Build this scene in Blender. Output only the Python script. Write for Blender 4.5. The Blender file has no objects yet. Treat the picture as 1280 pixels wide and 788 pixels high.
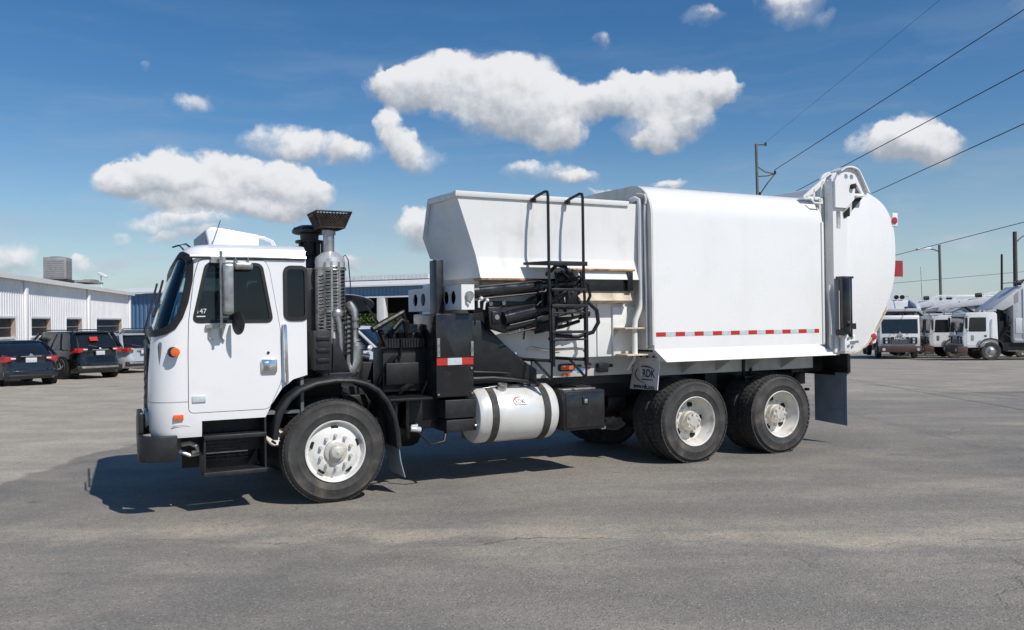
import bpy, bmesh, math, random
from mathutils import Vector, Matrix, Euler, noise as mnoise
random.seed(7)
R = math.radians
scene = bpy.context.scene
col = scene.collection

# ------------------------------------------------------------------ camera
cam_d = bpy.data.cameras.new('camera'); cam = bpy.data.objects.new('camera', cam_d); col.objects.link(cam)
cam_d.sensor_width = 36.0; cam_d.lens = 36.0*1050/1280
cam_d.clip_start = 0.1; cam_d.clip_end = 2000
PITCH = math.atan(6/1050.0); ROLL = R(0.73)
cam.location = (0, 0, 1.785)
cam.matrix_world = Matrix.Translation((0, 0, 1.785)) @ Matrix.Rotation(math.pi/2+PITCH, 4, 'X') @ Matrix.Rotation(-ROLL, 4, 'Z')
scene.camera = cam
scene.render.resolution_x = 1024; scene.render.resolution_y = 630

# ------------------------------------------------------------------ sun, sky, exposure
SUN_DIR = Vector((0.667, -0.648, 1.0)).normalized()
sun_d = bpy.data.lights.new('sun', 'SUN'); sun = bpy.data.objects.new('sun', sun_d); col.objects.link(sun)
sun_d.energy = 3.7; sun_d.angle = R(0.5); sun_d.color = (1.0, 0.955, 0.89)
sun.rotation_euler = SUN_DIR.to_track_quat('Z', 'Y').to_euler()
scene.view_settings.view_transform = 'Standard'; scene.view_settings.look = 'None'
scene.view_settings.exposure = 0.12; scene.view_settings.gamma = 1.0
scene.view_settings.use_curve_mapping = False

world = bpy.data.worlds.new('World'); scene.world = world; world.use_nodes = True
def build_sky():
    nt = world.node_tree; N = nt.nodes; L = nt.links; N.clear()
    def mk(t, **k):
        n = N.new(t)
        for a, b in k.items(): setattr(n, a, b)
        return n
    def put(sock, v):
        if isinstance(v, bpy.types.NodeSocket): L.new(v, sock)
        else: sock.default_value = v
    def Mt(op, a, b=None, c=None, clamp=False):
        n = mk('ShaderNodeMath', operation=op, use_clamp=clamp)
        put(n.inputs[0], a)
        if b is not None: put(n.inputs[1], b)
        if c is not None: put(n.inputs[2], c)
        return n.outputs[0]
    def V(op, a, b=None, c=None):
        n = mk('ShaderNodeVectorMath', operation=op)
        put(n.inputs[0], a)
        if b is not None: put(n.inputs[1], b)
        if c is not None: put(n.inputs[2], c)
        return n.outputs['Value'] if op in ('DOT_PRODUCT', 'LENGTH') else n.outputs[0]
    def sstep(x, a, b):
        n = mk('ShaderNodeMapRange', interpolation_type='SMOOTHSTEP')
        put(n.inputs[0], x); n.inputs[1].default_value = a; n.inputs[2].default_value = b
        return n.outputs[0]
    def mixc(f, a, b):
        n = mk('ShaderNodeMix', data_type='RGBA'); put(n.inputs[0], f); put(n.inputs[6], a); put(n.inputs[7], b)
        return n.outputs[2]
    sky = mk('ShaderNodeTexSky', sky_type='NISHITA', sun_disc=False)
    sky.sun_elevation = math.asin(SUN_DIR.z); sky.sun_rotation = math.atan2(SUN_DIR.x, SUN_DIR.y)
    sky.altitude = 0; sky.air_density = SKY_AIR; sky.dust_density = SKY_DUST; sky.ozone_density = SKY_OZONE
    hsv = mk('ShaderNodeHueSaturation'); L.new(sky.outputs[0], hsv.inputs['Color'])
    hsv.inputs['Hue'].default_value = SKY_HUE; hsv.inputs['Saturation'].default_value = SKY_SAT; hsv.inputs['Value'].default_value = SKY_VAL
    skyc = hsv.outputs[0]
    d = mk('ShaderNodeTexCoord').outputs['Generated']
    d = V('NORMALIZE', d)
    sp = mk('ShaderNodeSeparateXYZ'); L.new(d, sp.inputs[0])
    az = Mt('MULTIPLY', Mt('ARCTAN2', sp.outputs[0], sp.outputs[1]), 57.29578)
    el = Mt('MULTIPLY', Mt('ARCSINE', sp.outputs[2]), 57.29578)
    cb = mk('ShaderNodeCombineXYZ'); L.new(az, cb.inputs[0]); L.new(el, cb.inputs[1])
    p0 = cb.outputs[0]
    def fbm(vec, scale, detail, rough, off=(0, 0, 0)):
        n = mk('ShaderNodeTexNoise'); n.inputs['Scale'].default_value = scale; n.inputs['Detail'].default_value = detail; n.inputs['Roughness'].default_value = rough
        L.new(V('ADD', vec, off), n.inputs['Vector'])
        return n
    w1 = fbm(d, 9.0, 2, .5); w2 = fbm(d, 34.0, 4, .55, (3.1, 1.7, 5.2))
    warp = V('ADD', V('MULTIPLY', V('SUBTRACT', w1.outputs['Color'], (.5, .5, .5)), (4.5, 3.0, 0)),
                    V('MULTIPLY', V('SUBTRACT', w2.outputs['Color'], (.5, .5, .5)), (2.6, 2.0, 0)))
    p = V('ADD', p0, warp)
    p = V('ADD', p0, V('MULTIPLY', warp, (.8, .8, 0)))
    tot = None; ssum = None; amp = None
    for (ca, ce, ra, re, a) in BLOBS:
        v = V('MULTIPLY_ADD', p, (1/ra, 1/re, 0), (-ca/ra, -ce/re, 0))
        w = Mt('MULTIPLY', Mt('SUBTRACT', 1.0, V('DOT_PRODUCT', v, v), clamp=True), a)
        tot = w if tot is None else Mt('ADD', tot, w)
        vy = V('DOT_PRODUCT', v, (0, 1, 0))
        t = Mt('MULTIPLY', w, vy)
        ssum = t if ssum is None else Mt('ADD', ssum, t)
    S = Mt('DIVIDE', ssum, Mt('MAXIMUM', tot, 0.001))
    nz = fbm(d, 20.0, 9, .63)
    n0 = Mt('SUBTRACT', nz.outputs[0], .5)
    crisp = Mt('ADD', 1.0, Mt('MULTIPLY', Mt('MAXIMUM', S, 0.0), 1.5))
    dens = sstep(Mt('MULTIPLY', crisp, Mt('ADD', Mt('MINIMUM', tot, 1.0), Mt('MULTIPLY', Mt('MULTIPLY', n0, 1.7), sstep(tot, 0, .30)))), .0, .92)
    nzs = fbm(d, 20.0, 5, .55, tuple(0.012*c for c in SUN_DIR))
    relief = Mt('SUBTRACT', nz.outputs[0], nzs.outputs[0])
    lit = sstep(Mt('ADD', Mt('ADD', S, Mt('MULTIPLY', relief, 1.5)), Mt('MULTIPLY', n0, .22)), -.72, .42)
    veil = Mt('MULTIPLY', sstep(Mt('ADD', tot, Mt('MULTIPLY', Mt('SUBTRACT', w2.outputs[0], .5), .9)), -.12, .8), .42)
    dens = Mt('MAXIMUM', dens, Mt('MULTIPLY', veil, sstep(tot, 0, .12)))
    cloudc = mixc(lit, CLOUD_DARK, CLOUD_LIT)
    # thin high streaks and low haze clouds, everywhere round the horizon
    st = mk('ShaderNodeVectorMath', operation='MULTIPLY'); L.new(p0, st.inputs[0]); st.inputs[1].default_value = (.035, .24, 0)
    sw = V('ADD', st.outputs[0], V('MULTIPLY', w1.outputs['Color'], (.5, .5, 0)))
    ci = fbm(sw, 1.6, 6, .6, (7.3, 2.2, 0))
    cir = Mt('MULTIPLY', sstep(ci.outputs[0], .44, .78), Mt('MULTIPLY', sstep(el, 24.0, 9.0), .38))
    lo = mk('ShaderNodeVectorMath', operation='MULTIPLY'); L.new(p0, lo.inputs[0]); lo.inputs[1].default_value = (.10, .30, 0)
    lz = fbm(lo.outputs[0], 1.5, 7, .6, (1.3, 9.2, 0))
    low = Mt('MULTIPLY', sstep(lz.outputs[0], .50, .70), Mt('MULTIPLY', sstep(el, 9.5, 3.0), .75))
    c = mixc(Mt('MULTIPLY', sstep(el, 13.0, -2.0), .62), skyc, HAZEC)
    c = mixc(cir, c, CIRRUS)
    c = mixc(low, c, LOWCL)
    c = mixc(dens, c, cloudc)
    bg = mk('ShaderNodeBackground'); L.new(c, bg.inputs[0]); bg.inputs[1].default_value = 0.10
    out = mk('ShaderNodeOutputWorld'); L.new(bg.outputs[0], out.inputs[0])
SKY_AIR, SKY_DUST, SKY_OZONE = 1.0, 0.2, 2.2
SKY_HUE, SKY_SAT, SKY_VAL = 0.503, 1.34, 0.86
CLOUD_DARK = (3.3, 3.7, 4.3, 1); CLOUD_LIT = (7.6, 7.7, 7.9, 1)
HAZEC = (3.7, 4.9, 6.1, 1)
CIRRUS = (3.4, 4.3, 5.2, 1); LOWCL = (4.6, 5.2, 6.0, 1)
BLOBS = [(-8.49, 15.1, 1.71, 1.27, 0.9), (-6.34, 15.04, 3.2, 1.74, 1), (-3.35, 15.58, 4.46, 2.2, 1), (0.75, 15.56, 3.86, 2.66, 1), (-0.92, 13.94, 4.35, 2.11, 1), (3.18, 13.87, 3.23, 2.82, 1), (3.7, 12.2, 2.11, 1.43, 0.8), (5.9, 14.55, 2.09, 1.39, 0.8), (8.06, 14.82, 2.2, 1.73, 0.95), (11.51, 14.73, 4.42, 1.71, 1), (10.54, 13.07, 3.49, 2.09, 1), (9.99, 11.96, 1.57, 1.06, 0.8), (14.37, 14.54, 1.87, 1.02, 0.8), (-24.49, 9.07, 2.06, 1.33, 1), (-22.42, 9.19, 2.98, 1.91, 1), (-19.33, 8.83, 3.66, 1.95, 1), (-16.11, 8.53, 3.45, 1.87, 1), (-13.57, 7.98, 2.12, 1.31, 0.9), (-20.78, 7.62, 4.35, 0.92, 0.8), (-16.38, 7.19, 4.01, 0.77, 0.8), (-15.57, 11.51, 2.66, 1.73, 0.6), (-13.17, 11.19, 3.07, 1.52, 0.56), (-10.66, 10.9, 2.4, 1.06, 0.5), (-7.88, 12.56, 1.47, 1.53, 0.66), (-7.19, 11.43, 1.84, 1.43, 0.7), (-5.96, 10.92, 2.09, 1.43, 0.75), (-9.23, 15.68, 0.73, 1.14, 0.35), (-20.39, 13.67, 1.42, 0.77, 0.36), (2.85, 9.74, 3.85, 0.91, 0.6), (5.29, 9.53, 1.85, 0.6, 0.4), (-6.34, 6.19, 1.72, 1.84, 0.9), (23.81, 10.68, 1.88, 1.54, 1), (25.17, 11.02, 2.35, 1.74, 1), (26.58, 10.31, 1.79, 1.4, 0.95), (18.47, 19.52, 2.58, 1.37, 0.72), (13.15, 19.4, 1.54, 0.65, 0.3), (20.54, 18.44, 1.2, 0.53, 0.25), (-30.53, 3.89, 1.66, 1.28, 0.62), (-26.84, 3.83, 0.84, 0.61, 0.5), (-21.51, 6.24, 4.04, 1.03, 0.45), (-21.04, 5.44, 3.25, 0.58, 0.5), (-10.75, 3.78, 0.84, 0.85, 0.5), (-13.09, 4.41, 1.77, 1.21, 0.4), (10.64, 9.02, 1.08, 0.54, 0.6), (7.17, 8.46, 1.53, 0.48, 0.5), (-23.51, 15.58, 0.47, 0.48, 0.22), (6.87, 18.12, 0.68, 0.5, 0.25), (-25.2, 5.24, 0.71, 0.5, 0.28), (36.9, 17.8, 6.21, 2.82, 0.6), (74.2, 23.1, 5.65, 2.6, 0.6), (124.0, 16.6, 7.46, 3.39, 0.6), (160.3, 21.3, 7.57, 3.39, 0.6), (-162.4, 8.6, 8.47, 3.84, 0.6), (-117.4, 24.6, 6.33, 2.82, 0.6), (-75.5, 9.8, 5.08, 2.26, 0.6)]
build_sky()

# ------------------------------------------------------------------ helpers
def tag(o, label=None, cat=None, group=None, kind=None):
    if label: o['label'] = label
    if cat: o['category'] = cat
    if group: o['group'] = group
    if kind: o['kind'] = kind
    return o
def empty(name, loc=(0, 0, 0), rz=0.0, label=None, cat=None, group=None, parent=None):
    o = bpy.data.objects.new(name, None); col.objects.link(o)
    o.location = loc; o.rotation_euler = (0, 0, rz); o.empty_display_size = .3
    if parent: o.parent = parent
    return tag(o, label, cat, group)
def link(name, me, parent=None, loc=None, rot=None):
    o = bpy.data.objects.new(name, me); col.objects.link(o)
    if parent: o.parent = parent
    if loc is not None: o.location = loc
    if rot is not None: o.rotation_euler = rot
    return o
def copy_tree(o, parent=None):
    c = o.copy(); col.objects.link(c); c.parent = parent
    for ch in list(o.children): copy_tree(ch, c)
    return c

SPLIT = {'stiffener', 'ladder_rail', 'tail_post', 'hose', 'shelf_bracket', 'rusty_lip', 'slot_guide', 'tank_bracket', 'chassis_rail', 'skirt', 'rear_bolster', 'bolt', 'housing_bolt', 'hydraulic_pipe',
         'hydraulic_hose', 'stack_bracket', 'air_hose', 'drop_pipe', 'grease_fitting', 'exhaust_wiring', 'pillar', 'tread_row', 'roof_rail', 'mudguard', 'fork', 'column', 'step_box', 'roof_pipe', 'coolant_pipe', 'engine_fins',
         'cylinder_collar', 'cylinder_pipe', 'arm_pin', 'arm_bracket', 'tilt_cylinder', 'ladder_foot', 'flap_stay', 'spring_hanger', 'subframe', 'battery_strap', 'slat_support', 'front_crossmember', 'air_tank', 'gusset_opening',
         'latch_bolt', 'cylinder_fitting', 'warning_flag', 'grille_bars', 'door_handle', 'side_panel', 'lift_arm', 'arm_tube', 'antenna', 'insulator', 'bracket', 'ridge_vent', 'wall', 'roof', 'hinge_arm', 'valve', 'cabinet_latch', 'filler_cap', 'fuel_sender', 'body_rib', 'wiper', 'seat', 'hand_hole', 'tool_box_trim', 'badge', 'valve_cabinet', 'frame_filler', 'rear_crossmember', 'hinge_cover', 'lamp_box', 'release_cable', 'chassis', 'headlight', 'air_intake', 'dashboard_clutter', 'roof_marker_lamp', 'shield_band', 'turbo_pipe', 'tow_hook'}
def pieces(name, me, parent):
    """every loose piece of a mesh as an object of its own"""
    par = list(range(len(me.vertices)))
    def find(a):
        while par[a] != a: par[a] = par[par[a]]; a = par[a]
        return a
    for e in me.edges:
        a, b = find(e.vertices[0]), find(e.vertices[1])
        if a != b: par[a] = b
    groups = {}
    for p in me.polygons: groups.setdefault(find(p.vertices[0]), []).append(p)
    if len(groups) == 1: return link(name, me, parent)
    first = None
    for ps in sorted(groups.values(), key=lambda g: -len(g)):
        idx = {}; verts = []; faces = []
        for p in ps:
            for v in p.vertices:
                if v not in idx: idx[v] = len(verts); verts.append(me.vertices[v].co[:])
            faces.append([idx[v] for v in p.vertices])
        n = bpy.data.meshes.new(name); n.from_pydata(verts, [], faces)
        for m in me.materials: n.materials.append(m)
        for p in n.polygons: p.use_smooth = True
        n.set_sharp_from_angle(angle=R(35))
        o = link(name, n, parent); first = first or o
    bpy.data.meshes.remove(me)
    return first
class MB:
    def __init__(s): s.bm = bmesh.new()
    def poly(s, pts):
        return s.bm.faces.new([s.bm.verts.new(p) for p in pts])
    def box(s, x0, x1, y0, y1, z0, z1):
        P = [s.bm.verts.new((x, y, z)) for x in (x0, x1) for y in (y0, y1) for z in (z0, z1)]
        for f in ((0, 1, 3, 2), (4, 6, 7, 5), (0, 4, 5, 1), (2, 3, 7, 6), (0, 2, 6, 4), (1, 5, 7, 3)):
            s.bm.faces.new([P[i] for i in f])
        return s
    def obox(s, c, size, rot=(0, 0, 0)):
        m = Euler(rot).to_matrix(); c = Vector(c); a, b, d = (k/2 for k in size)
        P = [s.bm.verts.new(c + m @ Vector((x, y, z))) for x in (-a, a) for y in (-b, b) for z in (-d, d)]
        for f in ((0, 1, 3, 2), (4, 6, 7, 5), (0, 4, 5, 1), (2, 3, 7, 6), (0, 2, 6, 4), (1, 5, 7, 3)):
            s.bm.faces.new([P[i] for i in f])
        return s
    def loft(s, rings, cap=True, closed=True):
        vr = [[s.bm.verts.new(p) for p in r] for r in rings]
        for a, b in zip(vr, vr[1:]):
            n = len(a)
            for i in range(n if closed else n-1):
                j = (i+1) % n
                s.bm.faces.new((a[i], a[j], b[j], b[i]))
        if cap:
            s.bm.faces.new(list(reversed(vr[0]))); s.bm.faces.new(vr[-1])
        return s
    def cyl(s, p, q, r, r2=None, n=16, cap=True):
        p, q = Vector(p), Vector(q); r2 = r if r2 is None else r2
        t = (q-p).normalized(); a = t.orthogonal().normalized(); b = t.cross(a)
        ring = lambda c, rr: [c + (a*math.cos(2*math.pi*i/n) + b*math.sin(2*math.pi*i/n))*rr for i in range(n)]
        return s.loft([ring(p, r), ring(q, r2)], cap)
    def tube(s, pts, r, n=8):
        pts = [Vector(p) for p in pts]; rings = []; a = None
        for i, p in enumerate(pts):
            t = (pts[min(i+1, len(pts)-1)] - pts[max(i-1, 0)]).normalized()
            a = t.orthogonal().normalized() if a is None else (a - t*a.dot(t)).normalized()
            b = t.cross(a)
            rr = r[i] if isinstance(r, (list, tuple)) else r
            rings.append([p + (a*math.cos(2*math.pi*k/n) + b*math.sin(2*math.pi*k/n))*rr for k in range(n)])
        return s.loft(rings)
    def prism(s, poly, axis, a, b):
        f = {'y': lambda p, t: (p[0], t, p[1]), 'x': lambda p, t: (t, p[0], p[1]), 'z': lambda p, t: (p[0], p[1], t)}[axis]
        return s.loft([[f(p, a) for p in poly], [f(p, b) for p in poly]])
    def lathe(s, prof, c, axis='y', n=40, closed=False):
        c = Vector(c); rings = []
        for r, h in prof:
            ring = []
            for i in range(n):
                t = 2*math.pi*i/n; u, w = r*math.cos(t), r*math.sin(t)
                ring.append(c + Vector({'y': (u, h, w), 'x': (h, u, w), 'z': (u, w, h)}[axis]))
            rings.append(ring)
        if closed: rings.append(rings[0]); 
        if closed:
            vr = [[s.bm.verts.new(p) for p in r] for r in rings[:-1]]; vr.append(vr[0])
            for a, b in zip(vr, vr[1:]):
                for i in range(n): s.bm.faces.new((a[i], a[(i+1) % n], b[(i+1) % n], b[i]))
            return s
        return s.loft(rings, cap=False)
    def sphere(s, c, r, u=16, v=10):
        r = (r, r, r) if not isinstance(r, tuple) else r
        m = Matrix.Translation(c) @ Matrix.Diagonal((*r, 1))
        bmesh.ops.create_uvsphere(s.bm, u_segments=u, v_segments=v, radius=1.0, matrix=m); return s
    def mesh(s, name, mat, bev=0, smooth=35, seg=2, recalc=True):
        bm = s.bm
        if recalc: bmesh.ops.recalc_face_normals(bm, faces=bm.faces)
        if bev:
            es = [e for e in bm.edges if len(e.link_faces) == 2 and e.calc_face_angle(0) > .55]
            bmesh.ops.bevel(bm, geom=es, offset=bev, segments=seg, profile=.5, affect='EDGES', clamp_overlap=True)
        me = bpy.data.meshes.new(name); bm.to_mesh(me); bm.free()
        for m in (mat if isinstance(mat, (list, tuple)) else [mat]): me.materials.append(m)
        if smooth:
            for p in me.polygons: p.use_smooth = True
            me.set_sharp_from_angle(angle=R(smooth))
        return me
    def build(s, name, mat, parent=None, bev=0, smooth=35, seg=2, recalc=True):
        me = s.mesh(name, mat, bev, smooth, seg, recalc)
        return pieces(name, me, parent) if name in SPLIT else link(name, me, parent)

def boolean(a, b, op):
    """a, b: MB; returns a mesh of a (op) b"""
    oa = bpy.data.objects.new('tmp', a if isinstance(a, bpy.types.Mesh) else a.mesh('tmp', None, smooth=0, recalc=False) )
    ob = bpy.data.objects.new('tmp', b if isinstance(b, bpy.types.Mesh) else b.mesh('tmp', None, smooth=0))
    col.objects.link(oa); col.objects.link(ob)
    m = oa.modifiers.new('b', 'BOOLEAN'); m.operation = op; m.object = ob; m.solver = 'EXACT'; m.use_self = False
    bpy.context.view_layer.update()
    dg = bpy.context.evaluated_depsgraph_get()
    me = bpy.data.meshes.new_from_object(oa.evaluated_get(dg))
    for o in (oa, ob): bpy.data.objects.remove(o)
    return me
def finish(me, name, mat, parent, smooth=35):
    me.name = name; me.materials.clear(); me.materials.append(mat)
    for p in me.polygons: p.use_smooth = True; p.material_index = 0
    me.set_sharp_from_angle(angle=R(smooth))
    return pieces(name, me, parent) if name in SPLIT else link(name, me, parent)
def inset(poly, d):
    """offset a polygon inward by d (outward for negative d)"""
    n = len(poly); A = sum(poly[i][0]*poly[(i+1) % n][1]-poly[(i+1) % n][0]*poly[i][1] for i in range(n))
    s = 1 if A > 0 else -1; out = []
    for i in range(n):
        p0, p1, p2 = Vector(poly[i-1]), Vector(poly[i]), Vector(poly[(i+1) % n])
        e1, e2 = (p1-p0).normalized(), (p2-p1).normalized()
        n1, n2 = Vector((-e1.y, e1.x))*s, Vector((-e2.y, e2.x))*s
        m = n1+n2; m = m/max(m.length_squared/2, .35)
        out.append(tuple(p1+m*d))
    return out
def rounded(poly, r, k=5):
    n = len(poly); out = []
    for i in range(n):
        p0, p1, p2 = Vector(poly[i-1]), Vector(poly[i]), Vector(poly[(i+1) % n])
        a, b = (p0-p1), (p2-p1); rr = min(r, a.length*.45, b.length*.45)
        A, B = p1+a.normalized()*rr, p1+b.normalized()*rr
        for j in range(k+1):
            t = j/k; out.append(tuple(A*(1-t)**2 + p1*2*t*(1-t) + B*t*t))
    return out
FONT_RIGHT = Matrix(((1, 0, 0), (0, 0, -1), (0, 1, 0)))        # reads +x, up z, faces -y
FONT_FRONT = Matrix(((0, 0, -1), (-1, 0, 0), (0, 1, 0)))       # reads -y, up z, faces -x
def text(body, size, loc, rot3, mat, parent, name='lettering', depth=.0015, shear=0, sx=1.0, bold=0):
    cu = bpy.data.curves.new(name, 'FONT'); cu.body = body; cu.size = size; cu.align_x = 'CENTER'; cu.align_y = 'CENTER'
    cu.extrude = depth; cu.shear = shear; cu.offset = bold
    o = bpy.data.objects.new('tmp', cu); col.objects.link(o); bpy.context.view_layer.update()
    me = bpy.data.meshes.new_from_object(o.evaluated_get(bpy.context.evaluated_depsgraph_get()))
    bpy.data.objects.remove(o)
    me.transform(Matrix.Diagonal((sx, 1, 1, 1))); me.transform(rot3.to_4x4())
    me.transform(Matrix.Translation(loc)); me.materials.clear(); me.materials.append(mat)
    return link(name, me, parent)

# ------------------------------------------------------------------ materials
def pmat(name, c, rough=.5, metal=0.0, var=.10, scale=2.0, dirt=None, streak=None, bump=None, coat=0.0, spec=.5, stretch=None):
    """principled material: colour with soft variation; dirt / streak = (colour, amount, scale)"""
    m = bpy.data.materials.new(name); m.use_nodes = True
    nt = m.node_tree; N, L = nt.nodes, nt.links; b = N['Principled BSDF']
    b.inputs['Metallic'].default_value = metal; b.inputs['Roughness'].default_value = rough
    b.inputs['Coat Weight'].default_value = coat; b.inputs['Coat Roughness'].default_value = .08
    b.inputs['Specular IOR Level'].default_value = spec
    tc = N.new('ShaderNodeTexCoord').outputs['Object']
    def nz(sc, det=4, ro=.55, st=None):
        n = N.new('ShaderNodeTexNoise'); n.inputs['Scale'].default_value = sc; n.inputs['Detail'].default_value = det; n.inputs['Roughness'].default_value = ro
        if st:
            v = N.new('ShaderNodeVectorMath'); v.operation = 'MULTIPLY'; L.new(tc, v.inputs[0]); v.inputs[1].default_value = st; L.new(v.outputs[0], n.inputs['Vector'])
        else: L.new(tc, n.inputs['Vector'])
        return n.outputs[0]
    def ramp(x, a, bb):
        n = N.new('ShaderNodeMapRange'); n.interpolation_type = 'SMOOTHSTEP'; L.new(x, n.inputs[0]); n.inputs[1].default_value = a; n.inputs[2].default_value = bb
        return n.outputs[0]
    def mix(f, a, bb):
        n = N.new('ShaderNodeMix'); n.data_type = 'RGBA'
        L.new(f, n.inputs[0])
        for s, v in ((n.inputs[6], a), (n.inputs[7], bb)):
            if isinstance(v, tuple): s.default_value = (*v[:3], 1)
            else: L.new(v, s)
        return n.outputs[2]
    def mul(x, k):
        n = N.new('ShaderNodeMath'); n.operation = 'MULTIPLY'; L.new(x, n.inputs[0]); n.inputs[1].default_value = k; return n.outputs[0]
    f = ramp(nz(scale, st=stretch), .3, .7)
    base = mix(f, tuple(k*(1-var) for k in c), tuple(min(k*(1+var*.6), .95) for k in c))
    if dirt:
        base = mix(mul(ramp(nz(dirt[2], 6, .65), .5, .75), dirt[1]), base, dirt[0])
    if streak:
        base = mix(mul(ramp(nz(streak[2], 5, .6, (1, 1, .09)), .52, .78), streak[1]), base, streak[0])
    L.new(base, b.inputs['Base Color'])
    rr = N.new('ShaderNodeMapRange'); L.new(nz(scale*3.3), rr.inputs[0]); rr.inputs[1].default_value = .3; rr.inputs[2].default_value = .7
    rr.inputs[3].default_value = max(rough-.08, .02); rr.inputs[4].default_value = min(rough+.1, 1); L.new(rr.outputs[0], b.inputs['Roughness'])
    if bump:
        bn = N.new('ShaderNodeBump'); bn.inputs['Strength'].default_value = bump[1]; bn.inputs['Distance'].default_value = bump[2] if len(bump) > 2 else .01
        L.new(nz(bump[0], 3), bn.inputs['Height']); L.new(bn.outputs[0], b.inputs['Normal'])
    return m
def glassmat(name, tint, rough=.02, ior=1.5):
    m = bpy.data.materials.new(name); m.use_nodes = True; nt = m.node_tree; N, L = nt.nodes, nt.links; N.clear()
    fr = N.new('ShaderNodeFresnel'); fr.inputs[0].default_value = ior
    tr = N.new('ShaderNodeBsdfTransparent'); tr.inputs[0].default_value = (*tint, 1)
    gl = N.new('ShaderNodeBsdfGlossy'); gl.inputs['Roughness'].default_value = rough
    tc = N.new('ShaderNodeTexCoord'); nz = N.new('ShaderNodeTexNoise'); nz.inputs['Scale'].default_value = 2.2; L.new(tc.outputs['Object'], nz.inputs['Vector'])
    bp = N.new('ShaderNodeBump'); bp.inputs['Strength'].default_value = .04; bp.inputs['Distance'].default_value = .02; L.new(nz.outputs[0], bp.inputs['Height']); L.new(bp.outputs[0], gl.inputs['Normal'])
    mx = N.new('ShaderNodeMixShader'); L.new(fr.outputs[0], mx.inputs[0]); L.new(tr.outputs[0], mx.inputs[1]); L.new(gl.outputs[0], mx.inputs[2])
    o = N.new('ShaderNodeOutputMaterial'); L.new(mx.outputs[0], o.inputs[0])
    return m
GR = (.30, .27, .23)
WHITE = pmat('white_paint', (.82, .815, .795), .30, var=.025, scale=.8, dirt=(GR, .06, 2.4), streak=((.36, .28, .20), .07, 3.5), coat=.25, bump=(1.2, .10, .03))
CABWHITE = pmat('cab_white_paint', (.81, .81, .81), .22, var=.03, scale=.7, dirt=(GR, .05, 4.0), coat=.5)
HOPWHITE = pmat('hopper_white_paint', (.80, .80, .78), .40, var=.05, scale=1.1, dirt=(GR, .20, 2.6), streak=((.30, .19, .10), .20, 6.0), bump=(2.2, .10, .05))
RUSTY = pmat('rusty_white_paint', (.66, .57, .43), .65, var=.25, scale=5, dirt=((.30, .12, .04), .95, 7.5), streak=((.38, .17, .06), .9, 8.0))
RUSTLIP = pmat('rust_edge', (.44, .24, .11), .8, var=.5, scale=9, dirt=((.74, .69, .58), .85, 4.5), streak=((.14, .055, .025), .9, 12.0))
GREYW = pmat('dusty_white_paint', (.62, .61, .58), .5, var=.12, scale=2.5, dirt=(GR, .45, 3.5), streak=(GR, .35, 5))
BLACK = pmat('black_paint', (.011, .011, .012), .38, var=.35, scale=3, dirt=((.05, .047, .045), .40, 5.0))
BLACKG = pmat('black_gloss_paint', (.014, .014, .016), .18, var=.3, scale=3, dirt=((.07, .065, .06), .35, 6.0), coat=.3)
DARK = pmat('dark_greasy_metal', (.007, .007, .007), .5, var=.5, scale=7, dirt=((.030, .026, .022), .5, 8.0))
PLASTIC = pmat('black_plastic', (.016, .0165, .018), .45, var=.25, scale=6, dirt=((.06, .057, .054), .4, 7.0))
RUBBER = pmat('rubber', (.046, .045, .043), .75, var=.3, scale=6, dirt=((.155, .128, .098), .9, 2.6), bump=(60, .15, .004))
RUBBERT = pmat('tread_rubber', (.045, .044, .042), .85, var=.3, scale=20, dirt=((.12, .11, .10), .7, 14.0), bump=(80, .3, .006))
CHROME = pmat('chrome', (.75, .75, .75), .14, 1.0, var=.08, scale=6)
STEEL = pmat('dull_steel', (.48, .47, .45), .38, .9, var=.25, scale=8, dirt=((.20, .12, .06), .5, 9.0))
ALU = pmat('aluminium_tank', (.78, .77, .74), .33, .25, var=.06, scale=2, dirt=((.50, .40, .26), .35, 3.0), streak=((.35, .27, .17), .35, 5))
RIMW = pmat('white_rim_paint', (.74, .73, .70), .4, var=.07, scale=6, dirt=((.38, .30, .20), .5, 7.0))
RIMD = pmat('dirty_rim_paint', (.70, .68, .63), .5, var=.12, scale=7, dirt=((.30, .23, .14), .7, 6.0))
HOLE = pmat('dark_opening', (.008, .008, .008), .8, var=.3)
TRIM = pmat('window_rubber', (.012, .012, .012), .5, var=.3, scale=10)
AMBER = pmat('amber_lens', (.75, .13, .02), .2, var=.1, scale=20, coat=.6)
REDL = pmat('red_lens', (.42, .018, .02), .2, var=.1, scale=20, coat=.6)
REDT = pmat('red_reflective_tape', (.50, .03, .025), .35, var=.12, scale=18)
SILT = pmat('silver_reflective_tape', (.62, .66, .68), .3, .2, var=.1, scale=18)
REDF = pmat('red_flag_plastic', (.30, .03, .03), .55, var=.12, scale=6)
FLAPG = pmat('grey_mud_flap', (.72, .73, .75), .55, var=.08, scale=5, dirt=(GR, .3, 6))
FLAPB = pmat('blue_grey_mud_flap', (.22, .27, .33), .5, var=.12, scale=5, dirt=((.28, .27, .25), .45, 5))
INK = pmat('dark_print', (.03, .03, .035), .5, var=.1)
REDINK = pmat('red_print', (.35, .05, .07), .5, var=.15)
BLUEINK = pmat('blue_print', (.08, .22, .42), .5, var=.15)
WHINK = pmat('white_print', (.75, .75, .75), .5, var=.05)
INTER = pmat('cab_interior', (.15, .16, .165), .75, var=.3, scale=5)
PALEI = pmat('pale_cab_trim', (.42, .47, .47), .6, var=.15, scale=5)
TGLASS = glassmat('tinted_glass', (.20, .23, .25), ior=1.6)
WGLASS = glassmat('windscreen_glass', (.86, .94, .92), ior=1.6)
CGLASS = pmat('car_glass', (.012, .015, .017), .06, var=.2, scale=3, coat=.5)
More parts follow.
